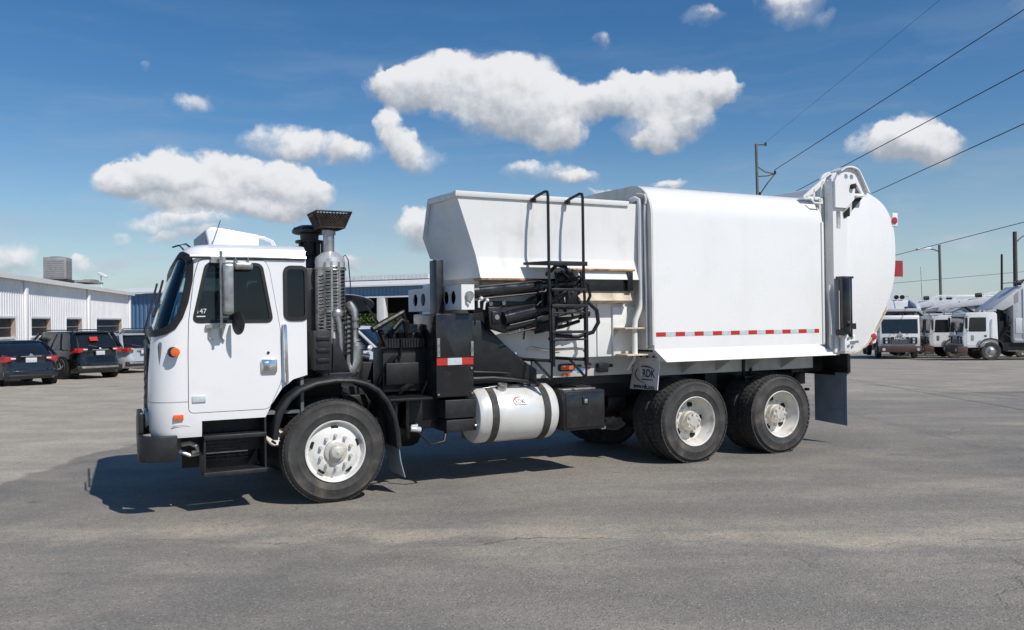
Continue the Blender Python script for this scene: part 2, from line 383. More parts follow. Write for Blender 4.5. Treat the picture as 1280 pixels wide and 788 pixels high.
HEATSH = pmat('heat_shield', (.74, .74, .73), .30, .55, var=.18, scale=6, dirt=((.22, .15, .09), .5, 7))
RUSTM = pmat('rusty_mesh', (.055, .042, .034), .75, .2, var=.4, scale=12, dirt=((.05, .04, .035), .7, 14))
YELL = pmat('ochre_reflector', (.60, .28, .04), .3, var=.2, scale=20)

# ------------------------------------------------------------------ ground
def sst(x, a, b):
    t = min(max((x-a)/(b-a), 0), 1); return t*t*(3-2*t)
def gz(x, y):
    k = .0115 + (.025-.0115)*sst(x, -15, 25)
    d = y-14; d = 0 if d < -3 else (d+3)**2/12 if d < 3 else d
    return -k*min(d, 60)
def asphalt():
    m = bpy.data.materials.new('worn_asphalt'); m.use_nodes = True
    nt = m.node_tree; N, L = nt.nodes, nt.links; b = N['Principled BSDF']
    b.inputs['Roughness'].default_value = .82; b.inputs['Specular IOR Level'].default_value = .35
    tc = N.new('ShaderNodeTexCoord').outputs['Object']
    def vm(op, a, v):
        n = N.new('ShaderNodeVectorMath'); n.operation = op
        L.new(a, n.inputs[0])
        if isinstance(v, tuple): n.inputs[1].default_value = v
        else: L.new(v, n.inputs[1])
        return n.outputs['Value'] if op == 'DOT_PRODUCT' else n.outputs[0]
    def nz(sc, det=4, ro=.55, st=None, off=(0, 0, 0), out=0):
        n = N.new('ShaderNodeTexNoise'); n.inputs['Scale'].default_value = sc; n.inputs['Detail'].default_value = det; n.inputs['Roughness'].default_value = ro
        v = vm('MULTIPLY', tc, st) if st else tc
        L.new(vm('ADD', v, off), n.inputs['Vector']); return n.outputs[out]
    def mt(op, a, c, clamp=False):
        n = N.new('ShaderNodeMath'); n.operation = op; n.use_clamp = clamp
        for s, v in ((n.inputs[0], a), (n.inputs[1], c)):
            if isinstance(v, (int, float)): s.default_value = v
            else: L.new(v, s)
        return n.outputs[0]
    def ramp(x, a, c):
        n = N.new('ShaderNodeMapRange'); n.interpolation_type = 'SMOOTHSTEP'; L.new(x, n.inputs[0]); n.inputs[1].default_value = a; n.inputs[2].default_value = c; return n.outputs[0]
    def mix(f, a, c):
        n = N.new('ShaderNodeMix'); n.data_type = 'RGBA'; L.new(f, n.inputs[0])
        for s, v in ((n.inputs[6], a), (n.inputs[7], c)):
            if isinstance(v, tuple): s.default_value = (*v, 1)
            else: L.new(v, s)
        return n.outputs[2]
    wob = vm('ADD', tc, vm('MULTIPLY', vm('SUBTRACT', nz(.9, 5, .6, out=1), (.5, .5, .5)), (1.1, 1.1, 0)))
    def line(px, py, nx, ny):          # signed distance to a line, edge made ragged by noise
        return vm('DOT_PRODUCT', vm('SUBTRACT', wob, (px, py, 0)), (nx, ny, 0))
    big = ramp(nz(.16, 5, .6), .36, .66); mid = ramp(nz(.75, 5, .62, (1, 1.6, 1)), .34, .70); fine = ramp(nz(9, 4, .6), .3, .7)
    drag = ramp(nz(1.3, 5, .6, (.22, 1.3, 1), (4, 4, 0)), .40, .72)
    c = mix(big, (.082, .081, .079), (.152, .143, .129))
    c = mix(mt('MULTIPLY', mid, .60), c, (.185, .168, .145))
    c = mix(mt('MULTIPLY', drag, .55), c, (.088, .086, .083))
    # pale old lot beyond the newer strip the truck stands on
    old = mt('MAXIMUM', mt('MULTIPLY', ramp(line(-5.75, 11.0, -1, .06), -.06, .08), .95), mt('MULTIPLY', ramp(line(6.5, 20.2, -.10, 1), -.4, .5), .65))
    c = mix(old, c, mix(mid, (.190, .176, .153), (.262, .238, .203)))
    # tan dust along the seam in the foreground
    seam = line(1.3, 6.75, .04, 1)
    dust = mt('MULTIPLY', mt('SUBTRACT', ramp(seam, -.25, .02), ramp(seam, .05, .9)), ramp(nz(1.1, 5, .6, (.6, 1.2, 1)), .36, .64))
    c = mix(mt('MULTIPLY', dust, .80), c, (.25, .222, .18))
    dark = mt('SUBTRACT', 1.0, ramp(mt('ABSOLUTE', mt('ADD', seam, .02), 0), .004, .018))
    c = mix(mt('MULTIPLY', dark, mt('MULTIPLY', ramp(nz(.8, 3, .5, None, (9, 1, 0)), .48, .58), .75)), c, (.045, .043, .04))
    tan = ramp(nz(.42, 6, .6, (.5, 1.3, 1), (11, 5, 0)), .56, .74)
    c = mix(mt('MULTIPLY', tan, .70), c, (.225, .205, .172))
    # tyre sweeps
    for (cx, cy, r, w, s) in ((6.0, -3.0, 12.4, .16, .45), (6.2, -3.1, 14.6, .18, .35), (-9, 2, 12.0, .15, .30), (1, 30, 22.3, .2, .25), (14, 18, 12.2, .16, .35), (3.4, -2.6, 8.7, .14, .4)):
        n = N.new('ShaderNodeVectorMath'); n.operation = 'DISTANCE'; L.new(wob, n.inputs[0]); n.inputs[1].default_value = (cx, cy, 0)
        k = mt('SUBTRACT', 1.0, ramp(mt('ABSOLUTE', mt('SUBTRACT', n.outputs['Value'], r), 0), w*.3, w*1.6))
        c = mix(mt('MULTIPLY', mt('MULTIPLY', k, mid), s), c, (.082, .08, .077))
    # cracks
    v = N.new('ShaderNodeTexVoronoi'); v.feature = 'DISTANCE_TO_EDGE'; v.inputs['Scale'].default_value = .55; L.new(wob, v.inputs['Vector'])
    ck = mt('MULTIPLY', mt('SUBTRACT', 1.0, ramp(v.outputs['Distance'], .001, .010)), ramp(nz(.3, 3, .5, None, (2, 8, 0)), .52, .62))
    c = mix(mt('MULTIPLY', ck, .5), c, (.05, .047, .043))
    # oil spots
    v2 = N.new('ShaderNodeTexVoronoi'); v2.inputs['Scale'].default_value = .9; L.new(vm('ADD', tc, vm('MULTIPLY', nz(6, 3, .5, None, (0, 0, 0), 1), (.25, .25, 0))), v2.inputs['Vector'])
    sp = mt('MULTIPLY', mt('SUBTRACT', 1.0, ramp(v2.outputs['Distance'], .02, .075)), ramp(nz(.7, 2, .5, None, (5, 5, 0)), .52, .56))
    c = mix(mt('MULTIPLY', sp, .6), c, (.045, .03, .025))
    # aggregate
    ag = N.new('ShaderNodeTexVoronoi'); ag.inputs['Scale'].default_value = 85; L.new(tc, ag.inputs['Vector'])
    agc = N.new('ShaderNodeSeparateColor'); L.new(ag.outputs['Color'], agc.inputs[0])
    c = mix(mt('MULTIPLY', ramp(agc.outputs[0], .74, .95), .20), c, (.30, .28, .25))
    c = mix(mt('MULTIPLY', ramp(agc.outputs[1], .70, .95), .50), c, (.045, .043, .041))
    peb = N.new('ShaderNodeTexVoronoi'); peb.inputs['Scale'].default_value = 24; L.new(tc, peb.inputs['Vector'])
    pc = N.new('ShaderNodeSeparateColor'); L.new(peb.outputs['Color'], pc.inputs[0])
    peb_f = mt('MULTIPLY', ramp(pc.outputs[2], .93, .97), mt('SUBTRACT', 1.0, ramp(peb.outputs['Distance'], .10, .28)))
    c = mix(mt('MULTIPLY', peb_f, .35), c, (.36, .34, .30))
    c = mix(mt('MULTIPLY', fine, .22), c, (.075, .073, .07))
    hs = N.new('ShaderNodeMix'); hs.data_type = 'RGBA'; hs.blend_type = 'MULTIPLY'; hs.inputs[0].default_value = 1; L.new(c, hs.inputs[6]); hs.inputs[7].default_value = (2.00, 1.94, 1.82, 1); c = hs.outputs[2]
    L.new(c, b.inputs['Base Color'])
    h = mt('ADD', mt('MULTIPLY', ag.outputs['Distance'], .5), mt('ADD', mt('MULTIPLY', fine, .5), mt('MULTIPLY', peb_f, 1.2)))
    h = mt('SUBTRACT', h, mt('MULTIPLY', mt('ADD', ck, dark), 1.0))
    bp = N.new('ShaderNodeBump'); bp.inputs['Strength'].default_value = .55; bp.inputs['Distance'].default_value = .012
    L.new(h, bp.inputs['Height']); L.new(bp.outputs[0], b.inputs['Normal'])
    return m
ASPHALT = asphalt()
def axis_steps(lim):
    v, s, o = 0.0, 1.0, [0.0]
    while v < lim: s = 1.0 if v < 70 else s*1.35; v += s; o.append(v)
    return o
gx = axis_steps(700); gx = sorted(set([-a for a in gx]+gx)); gy = [a for a in axis_steps(900)]; gy = [-a for a in reversed(axis_steps(60)) if a > 0]+gy
g = bmesh.new(); rows = [[g.verts.new((x, y, gz(x, y))) for x in gx] for y in gy]
for a, b_ in zip(rows, rows[1:]):
    for i in range(len(gx)-1): g.faces.new((a[i], a[i+1], b_[i+1], b_[i]))
me = bpy.data.meshes.new('ground'); g.to_mesh(me); g.free(); me.materials.append(ASPHALT)
for p in me.polygons: p.use_smooth = True
tag(link('ground', me), kind='structure')
LINEP = pmat('worn_white_line_paint', (.55, .54, .50), .7, var=.2, scale=3, dirt=((.13, .125, .12), .9, 3.5))
def ground_line(a, b_, w=.11):
    a, b_ = Vector(a), Vector(b_); t = (b_-a).normalized(); n = Vector((-t.y, t.x))*w/2; k = max(int((b_-a).length), 2); m = MB()
    for i in range(k):
        p, q = a.lerp(b_, i/k), a.lerp(b_, (i+1)/k)
        m.poly([(v.x, v.y, gz(v.x, v.y)+.008) for v in (p-n, q-n, q+n, p+n)])
    return tag(m.build('parking_line', LINEP, smooth=0), kind='structure')

# ------------------------------------------------------------------ the garbage truck
# truck frame: x runs rearwards from the front hub, y inwards from the near side, z up
GREYM_ = pmat('seam_sealer', (.40, .40, .40), .6, var=.1)
truck = empty('garbage_truck', (-1.756, 8.30, 0), R(27), 'big white side-loading garbage truck with silver exhaust stack and black boarding ladder', 'garbage truck')
T = truck
YC = 1.20
CABL = [(.74, -1.655, .06, .26), (.80, -1.675, .045, .27), (1.05, -1.685, .04, .28), (1.30, -1.68, .04, .29), (1.70, -1.65, .04, .30), (1.90, -1.585, .045, .30), (2.10, -1.52, .05, .29),
        (2.30, -1.45, .055, .28), (2.40, -1.415, .06, .27), (2.435, -1.40, .06, .27), (2.49, -1.36, .085, .26), (2.53, -1.28, .16, .24), (2.55, -1.18, .30, .2)]
def cab_ring(z, xf, yn, r, o):
    xr = -.25+o; xf -= o; yn -= o; yf = 2*YC-yn; r = max(r+o, .02); pts = []; K = 9
    pts += [(xr, yn), (xr-.35, yn), (xr-.7, yn)]
    for i in range(K+1):
        t = math.pi/2*i/K; pts.append((xf+r-r*math.sin(t), yn+r-r*math.cos(t)))
    pts += [(xf-.0, yn+r+(yf-yn-2*r)*k) for k in (.3, .7)]
    for i in range(K+1):
        t = math.pi/2*i/K; pts.append((xf+r-r*math.cos(t), yf-r+r*math.sin(t)))
    pts += [(xr-.7, yf), (xr-.35, yf), (xr, yf)]
    return [(x + .045 + .05*(y-YC), y, z) for x, y in pts]       # a touch of skew: the near corner stands a little forward
def cab_shell(o, i, ztop=None, zbot=None):
    """closed solid between offsets o (outer) and i (inner)"""
    m = MB()
    def rings(off):
        L_ = [l for l in CABL]
        rr = [cab_ring(z, xf, yn, r, off) for (z, xf, yn, r) in L_]
        dz = off
        rr[0] = [(x, y, z-dz) for x, y, z in rr[0]]; rr[-1] = [(x, y, z+dz) for x, y, z in rr[-1]]
        return rr
    m.loft(rings(o)); bmesh.ops.recalc_face_normals(m.bm, faces=m.bm.faces)
    n0 = len(m.bm.faces)
    m.bm.faces.ensure_lookup_table(); old = set(m.bm.faces)
    m.loft(rings(i)); new = [f for f in m.bm.faces if f not in old]
    bmesh.ops.recalc_face_normals(m.bm, faces=new); bmesh.ops.reverse_faces(m.bm, faces=new)
    return m
WS_S = [(-1.9, 2.435), (-1.38, 2.435), (-1.335, 2.40), (-1.325, 2.33), (-1.335, 2.19), (-1.375, 1.99), (-1.42, 1.86), (-1.48, 1.765), (-1.55, 1.72), (-1.63, 1.70), (-1.9, 1.695)]
DOOR = rounded([(-1.245, 2.385), (-1.29, 2.23), (-1.345, 1.80), (-1.352, 1.53), (-1.352, .965), (-.63, .965), (-.515, 1.22), (-.51, 1.66), (-.615, 2.30), (-.655, 2.385)], .05)
DWIN = rounded([(-1.185, 2.345), (-1.305, 1.805), (-.595, 1.80), (-.69, 2.345)], .055)
RWIN = rounded([(-.465, 2.32), (-.465, 1.82), (-.262, 1.82), (-.262, 2.32)], .06)
ARCH = [(-1.24, .5), (-1.24, .885), (-.665, .885), (-.61, 1.0), (-.51, 1.15), (-.40, 1.235), (-.2, 1.29), (0, 1.3), (0, .5)]
cut = MB()
cut.prism(inset(DOOR, -.006), 'y', -.3, .30); cut.prism(inset(DOOR, -.006), 'y', 2.1, 2.7)
cut.prism(RWIN, 'y', -.3, .3); cut.prism(RWIN, 'y', 2.1, 2.7); cut.prism(WS_S, 'y', -.3, 2.7)
arch = MB(); arch.prism(ARCH, 'y', -.3, 2.7)
cab = finish(boolean(boolean(cab_shell(0, -.035), arch, 'DIFFERENCE'), cut, 'DIFFERENCE'), 'cab', CABWHITE, T)
def skin(o, i, poly, holes=(), ys=((-.3, .30),)):
    c = MB()
    for a, b_ in ys: c.prism(poly, 'y', a, b_)
    me = boolean(cab_shell(o, i), c, 'INTERSECT')
    if holes:
        h = MB()
        for hp in holes:
            for a, b_ in ys: h.prism(hp, 'y', a-.05, b_+.05)
        me = boolean(me, h, 'DIFFERENCE')
    return me
for ys in ((-.3, .30), (2.1, 2.7)):
    door = finish(skin(.004, -.03, DOOR, (DWIN,), (ys,)), 'door', CABWHITE, T)
    finish(skin(-.008, -.016, inset(DWIN, -.006), (), (ys,)), 'window', TGLASS if ys[0] < 0 else WGLASS, door)
    finish(skin(.010, -.02, inset(DWIN, -.014), (inset(DWIN, .016),), (ys,)), 'window_seal', TRIM, door)
    finish(skin(-.008, -.016, inset(RWIN, -.004), (), (ys,)), 'quarter_window', TGLASS if ys[0] < 0 else WGLASS, cab)
    finish(skin(.012, -.02, inset(RWIN, -.020), (inset(RWIN, .018),), (ys,)), 'window_seal', TRIM, cab)
    if ys[0] < 0:
        m = MB(); m.prism(rounded([(-.705, 1.44), (-.705, 1.305), (-.555, 1.305), (-.555, 1.44)], .025), 'y', .012, .05); m.build('handle_plate', CHROME, door, bev=.004)
        m = MB(); m.box(-.685, -.63, .000, .03, 1.33, 1.415); m.build('door_handle', STEEL, door, bev=.008)
        m = MB(); m.cyl((-.635, .04, 1.50), (-.635, .028, 1.50), .013); m.build('door_lock', TRIM, door)
        m = MB(); m.box(-1.325, -1.205, .022, .05, 1.06, 1.12); m.build('badge', SILT, door, bev=.004)
        text('147', .062, (-1.235, .048, 1.90), FONT_RIGHT, WHINK, door, 'window_sticker')
        m = MB(); m.box(-1.28, -1.20, .044, .052, 1.848, 1.858); m.build('window_sticker', WHINK, door)
finish(skin(-.010, -.018, inset(WS_S, -.008), (), ((-.3, 2.7),)), 'windscreen', WGLASS, cab)
finish(skin(.014, -.025, inset(WS_S, -.030), (inset(WS_S, .030),), ((-.3, 2.7),)), 'windscreen_seal', TRIM, cab)
m = MB(); m.tube([(-1.33, .05, 2.415), (-.8, .045, 2.418), (-.262, .045, 2.415)], .014, 8); m.build('drip_rail', CABWHITE, cab)
m = MB(); m.tube([(-1.36, .055, 2.398), (-1.30, .046, 2.398), (-.275, .044, 2.396)], .006, 6); m.build('drip_gutter', TRIM, cab)
finish(skin(.002, -.01, [(-1.9, 1.067), (-1.9, 1.075), (-1.358, 1.075), (-1.358, 1.067)]), 'panel_seam', GREYM_, cab)
# roof unit, roof pipe, aerial
m = MB(); m.loft([[(-1.08, y, 2.54), (-1.12, y, 2.72), (-1.07, y, 2.755), (-.60, y, 2.69), (-.60, y, 2.54)] for y in (.62, 1.70)]); ru = m.build('roof_unit', CABWHITE, cab, bev=.02)
m = MB(); m.prism([(.68, 2.58), (1.64, 2.58), (1.64, 2.71), (.68, 2.71)], 'x', -1.118, -1.08); m.build('roof_unit_grille', FLAPB, ru)
m = MB()
for y in (.66, .76): m.tube([(-.63, y, 2.67), (-.55, y, 2.665), (-.46, y, 2.63), (-.42, y, 2.56), (-.42, y, 2.52)], .012)
m.build('roof_pipe', CABWHITE, cab)
m = MB(); m.tube([(-1.09, .45, 2.53), (-1.0, .45, 2.80)], .004, 5); m.build('aerial', TRIM, cab)
m = MB(); m.tube([(-1.34, .35, 2.48), (-1.39, .36, 2.535), (-1.33, .37, 2.55), (-1.29, .38, 2.52)], .010); m.tube([(-1.39, .36, 2.535), (-1.45, .38, 2.515)], .008); m.build('roof_marker_lamp', TRIM, cab)
# mirrors
m = MB(); m.tube([(-1.08, .06, 2.385), (-1.08, -.06, 2.38), (-1.08, -.13, 2.37)], .014); m.tube([(-1.08, -.13, 2.45), (-1.08, -.13, 1.74)], .013)
m.tube([(-1.08, -.13, 1.775), (-1.08, -.05, 1.765), (-1.08, .05, 1.755)], .014); m.box(-1.20, -1.04, .0, .045, 1.742, 1.778); m.box(-1.15, -1.02, .0, .05, 2.35, 2.40)
m.tube([(-1.17, .02, 1.75), (-1.17, .015, 1.67), (-1.14, .01, 1.63)], .009); m.tube([(-1.07, .02, 1.75), (-1.07, .015, 1.66), (-1.04, .02, 1.62)], .009)
m.tube([(-1.08, -.13, 1.85), (-1.02, -.14, 1.85)], .01)
mir = m.build('mirror_bracket', STEEL, cab)
m = MB(); m.prism(rounded([(-.235, 1.87), (-.235, 2.335), (-.02, 2.335), (-.02, 1.87)], .03), 'x', -1.07, -.985); hd = m.build('mirror', STEEL, mir, bev=.012)
m = MB(); m.prism([(-.945, .03), (-.79, .03), (-.77, .0), (-.79, -.05), (-.945, -.05), (-.965, .0)], 'z', 2.285, 2.355); m.build('kerb_mirror', STEEL, mir, bev=.02)
m = MB(); m.tube([(-.93, .04, 2.40), (-.92, .0, 2.36)], .009, 6); m.tube([(-.81, .04, 2.40), (-.82, .0, 2.36)], .009, 6); m.build('mirror_bracket', STEEL, mir)
m = MB(); m.lathe([(.001, -.035), (.05, -.030), (.09, -.012), (.108, .0), (.105, .012), (.001, .012)], (0, 0, 0), 'x', 28)
sm = m.build('spot_mirror', PLASTIC, mir); sm.location = (-.935, -.115, 1.785); sm.rotation_euler = (0, 0, R(20))
# lamps on the cab
m = MB(); m.cyl((-1.47, .06, 1.53), (-1.47, -.045, 1.53), .044, .040, 20); m.build('marker_lamp', AMBER, cab, bev=.008)
m = MB(); m.cyl((-1.485, .06, 1.53), (-1.485, -.005, 1.53), .047, n=16); m.build('marker_lamp_base', TRIM, cab)
m = MB(); m.box(-1.485, -1.40, .018, .06, .905, .955); m.build('side_reflector', AMBER, cab, bev=.006)
m = MB(); m.box(-1.50, -1.34, .040, .05, .845, .849); m.box(-1.49, -1.36, .040, .05, .858, .862); m.build('badge', GREYW, cab)
# grille on the flat front, wiper arms
SKW = dict(loc=(-.05*YC, -.08, 0), rot=(0, 0, -.05))
def skewed(o): o.location = SKW['loc']; o.rotation_euler = SKW['rot']; return o
m = MB(); m.box(-1.652, -1.60, .40, 2.0, .80, 1.55)
gr = skewed(m.build('grille', PLASTIC, cab, bev=.015))
m = MB()
for k in range(7): m.box(-1.660, -1.648, .50, 1.9, .90+.09*k, .935+.09*k)
m.build('grille_bars', PLASTIC, gr)
for y in (.47, 1.93):
    m = MB(); m.cyl((-1.62, y, .90), (-1.665, y, .90), .095, n=20); skewed(m.build('headlight', SILT, cab, bev=.01))
for y in (.45, 1.2):
    m = MB(); m.tube([(-1.62, y, 1.60), (-1.655, y+.05, 1.72), (-1.57, y+.28, 2.05)], .009); m.tube([(-1.61, y+.1, 1.86), (-1.50, y+.40, 2.22)], .011, 6); skewed(m.build('wiper', TRIM, cab))
# inside the cab
m = MB(); m.box(-1.58, -.30, .10, 2.3, .90, .93); m.box(-.32, -.29, .08, 2.32, .9, 2.40); m.box(-1.1, -.34, .85, 1.6, .93, 1.28); m.build('cab_floor', INTER, cab)
m = MB(); m.loft([[(-1.60, y, 1.10), (-1.60, y, 1.62), (-1.42, y, 1.66), (-1.32, y, 1.58), (-1.30, y, 1.10)] for y in (.12, 2.28)]); m.build('dashboard', INTER, cab, bev=.02)
m = MB(); m.box(-1.50, -1.38, .85, 1.45, 1.62, 1.80); m.tube([(-1.50, .25, 1.67), (-1.47, .55, 1.80), (-1.42, .9, 1.72)], .035); m.build('dashboard_clutter', PALEI, cab, bev=.02)
for y0 in (.30, 1.62):
    m = MB(); m.box(-1.0, -.52, y0, y0+.5, 1.18, 1.34); m.obox((-.49, y0+.25, 1.70), (.15, .5, .80), (0, R(8), 0)); m.box(-.50, -.38, y0+.12, y0+.38, 2.08, 2.25); m.box(-.9, -.55, y0+.05, y0+.45, .9, 1.18); m.build('seat', INTER, cab, bev=.04)
m = MB(); m.lathe([(.22+.016*math.cos(a), .016*math.sin(a)) for a in [2*math.pi*i/8 for i in range(8)]], (0, 0, 0), 'z', 32, closed=True); m.cyl((0, 0, -.02), (0, 0, .02), .05); m.box(-.21, .21, -.02, .02, -.012, .012); m.cyl((0, 0, 0), (0, 0, -.4), .03)
sw = m.build('steering_wheel', TRIM, cab); sw.location = (-1.19, .58, 1.62); sw.rotation_euler = (0, R(-28), 0)
# bumper, hooks, step box
def bumper_ring(o, z):
    pts = []; xr, xf, yn, r = -1.41, -1.745+o, .035+o, .20
    pts.append((xr, yn))
    for i in range(9):
        t = math.pi/2*i/8; pts.append((xf+r-r*math.sin(t), yn+r-r*math.cos(t)))
    far = [(x, 2*YC-y) for x, y in reversed(pts)]
    return [(x+.045*(y-YC)+.01, y, z) for x, y in pts+far]
m = MB(); o0, i0, o1, i1 = (bumper_ring(0, .53), bumper_ring(.05, .53), bumper_ring(0, .768), bumper_ring(.05, .768))
m.loft([o0+list(reversed(i0)), o1+list(reversed(i1))]); m.build('bumper', PLASTIC, T, bev=.012)
m = MB(); m.prism(rounded([(.30, .76), (.30, .98), (.62, .98), (.62, .76)], .04), 'x', -1.765, -1.72); m.build('bumper_guard', PLASTIC, T, bev=.01)
m = MB(); m.tube([(-1.40, .20, .66), (-1.33, .17, .67), (-1.28, .15, .645), (-1.26, .16, .60), (-1.31, .18, .58)], .022); m.tube([(-1.42, .22, .60), (-1.33, .2, .555), (-1.24, .2, .565)], .02); m.build('tow_hook', STEEL, T)
m = MB(); m.box(-1.40, -1.24, .3, .9, .55, .74); m.box(-1.35, -.66, .75, .85, .35, .95); m.box(-1.24, -.665, .30, .33, .55, .90); m.build('front_crossmember', DARK, T)
m = MB(); m.box(-1.225, -1.205, .06, .40, .35, .74); m.box(-.675, -.655, .06, .42, .34, .90); m.box(-1.20, -.68, .40, .42, .36, .74); m.build('step_box', PLASTIC, T, bev=.006)
for z, x0, x1 in ((.70, -1.225, -.655), (.36, -1.225, -.65)):
    m = MB(); m.box(x0, x1, .04, .30, z, z+.045); m.build('step', PLASTIC, T, bev=.01)
for k in range(6):
    m = MB(); m.box(-1.203, -.79, .30, .335, .635-.032*k, .647-.032*k); m.build('slat', STEEL if k < 4 else PLASTIC, T)
m = MB()
for x in (-1.08, -.98, -.87): m.box(x, x+.012, .315, .345, .46, .66)
m.prism([(-.80, .40), (-.70, .40), (-.70, .56)], 'y', .31, .33); m.build('slat_support', PLASTIC, T)
m = MB(); m.tube([(-.485, .045, 1.765), (-.485, -.015, 1.755), (-.484, -.025, 1.70), (-.474, -.025, 1.27), (-.473, -.015, 1.215), (-.473, .045, 1.205)], .017, 10); m.build('grab_rail', CHROME, T)
# front mudguard: a thick black arch, a rubber flap behind
ARC = [(-.62, .67), (-.605, .80), (-.555, .95), (-.47, 1.07), (-.36, 1.155), (-.20, 1.215), (0, 1.24), (.18, 1.23), (.33, 1.19), (.46, 1.11), (.565, .98), (.635, .82), (.665, .66), (.68, .49)]
m = MB(); inn = inset(ARC + [(.68, .2), (-.62, .2)], .055)[:len(ARC)]
m.loft([[(x, y, z) for x, z in ARC + list(reversed(inn))] for y in (-.02, .52)])
m.build('mudguard', PLASTIC, T, bev=.018, smooth=50)
m = MB(); lip = inset(ARC + [(.68, .2), (-.62, .2)], .03)[:len(ARC)]; m.tube([(x, -.018, z) for x, z in lip], .028, 8); m.build('mudguard_lip', PLASTIC, T)
m = MB(); m.loft([[(.655, y, .50), (.675, y, .35), (.72, y, .18), (.73, y, .18), (.685, y, .35), (.667, y, .50)] for y in (.02, .46)]); m.build('front_mud_flap', FLAPB, T)
m = MB(); m.tube([(.60, .02, .93), (.75, .2, .95), (.95, .5, .96)], .02); m.box(.55, .62, .3, .36, .5, 1.0); m.build('mudguard_stay', DARK, T)

# ---- wheels
HUBW = pmat('dusty_hub_metal', (.66, .63, .57), .42, .25, var=.2, scale=12, dirt=((.30, .20, .11), .5, 14))
def tyre_mesh(tread):
    m = MB(); w = .285; Rr = .512
    half = [(.292, .035), (.305, .012), (.330, .004), (.375, -.006), (.378, -.009), (.384, -.006), (.43, -.004), (.462, .003), (.466, .001), (.470, .006), (.492, .022), (.503, .045), (.508, .062)]
    tr = []
    for k in range(4):
        y = .085 + k*(w-.17)/3
        tr += [(Rr, y-.010), (Rr-.013, y-.006), (Rr-.013, y+.006), (Rr, y+.010)]
    m.lathe(half + tr + [(r, w-y) for r, y in reversed(half)], (0, 0, 0), 'y', 64)
    me = m.mesh('tyre', RUBBER, smooth=45)
    t = MB(); n = 54
    if tread:
        for k in range(n):
            a = 2*math.pi*k/n
            for y, wd, sh in ((.048, .062, 0), (.118, .042, .5), (.166, .042, .25), (w-.048, .062, .6)):
                b = a + 2*math.pi/n*sh; c = Vector((math.cos(b)*(Rr-.004), y, math.sin(b)*(Rr-.004)))
                t.obox(c, (.016, wd, .050), (0, -b, .22 if .1 < y < .2 else 0))
    else:
        for k in range(70):
            a = 2*math.pi*k/70; t.obox((math.cos(a)*(Rr-.004), .05, math.sin(a)*(Rr-.004)), (.010, .03, .036), (0, -a, 0)); t.obox((math.cos(a)*(Rr-.004), w-.05, math.sin(a)*(Rr-.004)), (.010, .03, .036), (0, -a, 0))
    return me, t.mesh('tread', RUBBERT, smooth=0)
TY_F, TR_F = tyre_mesh(False); TY_R, TR_R = tyre_mesh(True)
def nuts(m, n, r, y0, y1, s):
    for k in range(n):
        a = 2*math.pi*(k+.5)/n; m.cyl((math.cos(a)*r, y0, math.sin(a)*r), (math.cos(a)*r, y1, math.sin(a)*r), s, s*.8, 8)
m = MB(); m.lathe([(.285, .06), (.300, .03), (.306, .006), (.302, -.004), (.292, .0), (.284, .02), (.276, .052), (.264, .060), (.250, .052), (.225, .030), (.19, .016), (.15, .012), (.10, .012), (.10, .06)], (0, 0, 0), 'y', 56); RIM_F = m.mesh('rim', RIMW, smooth=30)
m = MB()
m.lathe([(.115, .02), (.112, -.012), (.100, -.020), (.075, -.022), (.070, -.05), (.058, -.075), (.03, -.085), (.012, -.086), (.01, -.094), (.0005, -.095)], (0, 0, 0), 'y', 28); nuts(m, 10, .158, .02, -.028, .019); HUB_F = m.mesh('hub', HUBW, smooth=35)
def holes(n, r, y, ra, rb, off=0):
    m = MB()
    for k in range(n):
        a = 2*math.pi*k/n + off; c = Vector((math.cos(a)*r, y, math.sin(a)*r)); u = Vector((math.cos(a), 0, math.sin(a))); t = Vector((-math.sin(a), 0, math.cos(a)))
        ring = lambda d, s: [c + Vector((0, d, 0)) + u*(ra*s*math.copysign(abs(math.cos(q))**.7, math.cos(q))) + t*(rb*s*math.copysign(abs(math.sin(q))**.7, math.sin(q))) for q in [2*math.pi*j/14 for j in range(14)]]
        m.loft([ring(.012, 1), ring(-.012, 1)])
    return m.mesh('hand_hole', HOLE)
HOL_F = holes(5, .236, .042, .016, .036, math.pi/2)
m = MB(); m.lathe([(.287, .30), (.287, .06), (.300, .03), (.307, .004), (.300, -.002), (.288, .010), (.280, .04), (.262, .075), (.252, .13), (.246, .165), (.225, .178), (.16, .172), (.12, .160), (.12, .30)], (0, 0, 0), 'y', 56); RIM_R = m.mesh('rim', RIMD, smooth=30)
m = MB(); m.lathe([(.125, .19), (.123, .10), (.11, .085), (.112, .055), (.105, .04), (.07, .035), (.065, .025), (.0005, .022)], (0, 0, 0), 'y', 24); nuts(m, 8, .088, .05, .018, .017); nuts(m, 10, .160, .18, .135, .017); HUB_R = m.mesh('hub', HUBW, smooth=35)
HOL_R = holes(5, .198, .172, .030, .036, .3)
def wheel(x, y, z, front, far=False, spin=0.0):
    w = link('wheel', RIM_F if front else RIM_R, T, (x, y, z), (0, spin, 0) if not far else (0, spin, math.pi))
    link('tyre', TY_F if front else TY_R, w); tag(link('tread', TR_F if front else TR_R, w), kind='stuff')
    link('hub', HUB_F if front else HUB_R, w); link('hand_hole', HOL_F if front else HOL_R, w)
    return w
wheel(0, 0, .508, True); wheel(0, 2.40, .508, True, True)
for x, s in ((4.49, .2), (5.915, 1.1)):
    wheel(x, 0, .505, False, False, s); wheel(x, .33+.29, .505, False, True, s)
    wheel(x, 2.42, .505, False, True, s+1); wheel(x, 1.80, .505, False, False, s+2)
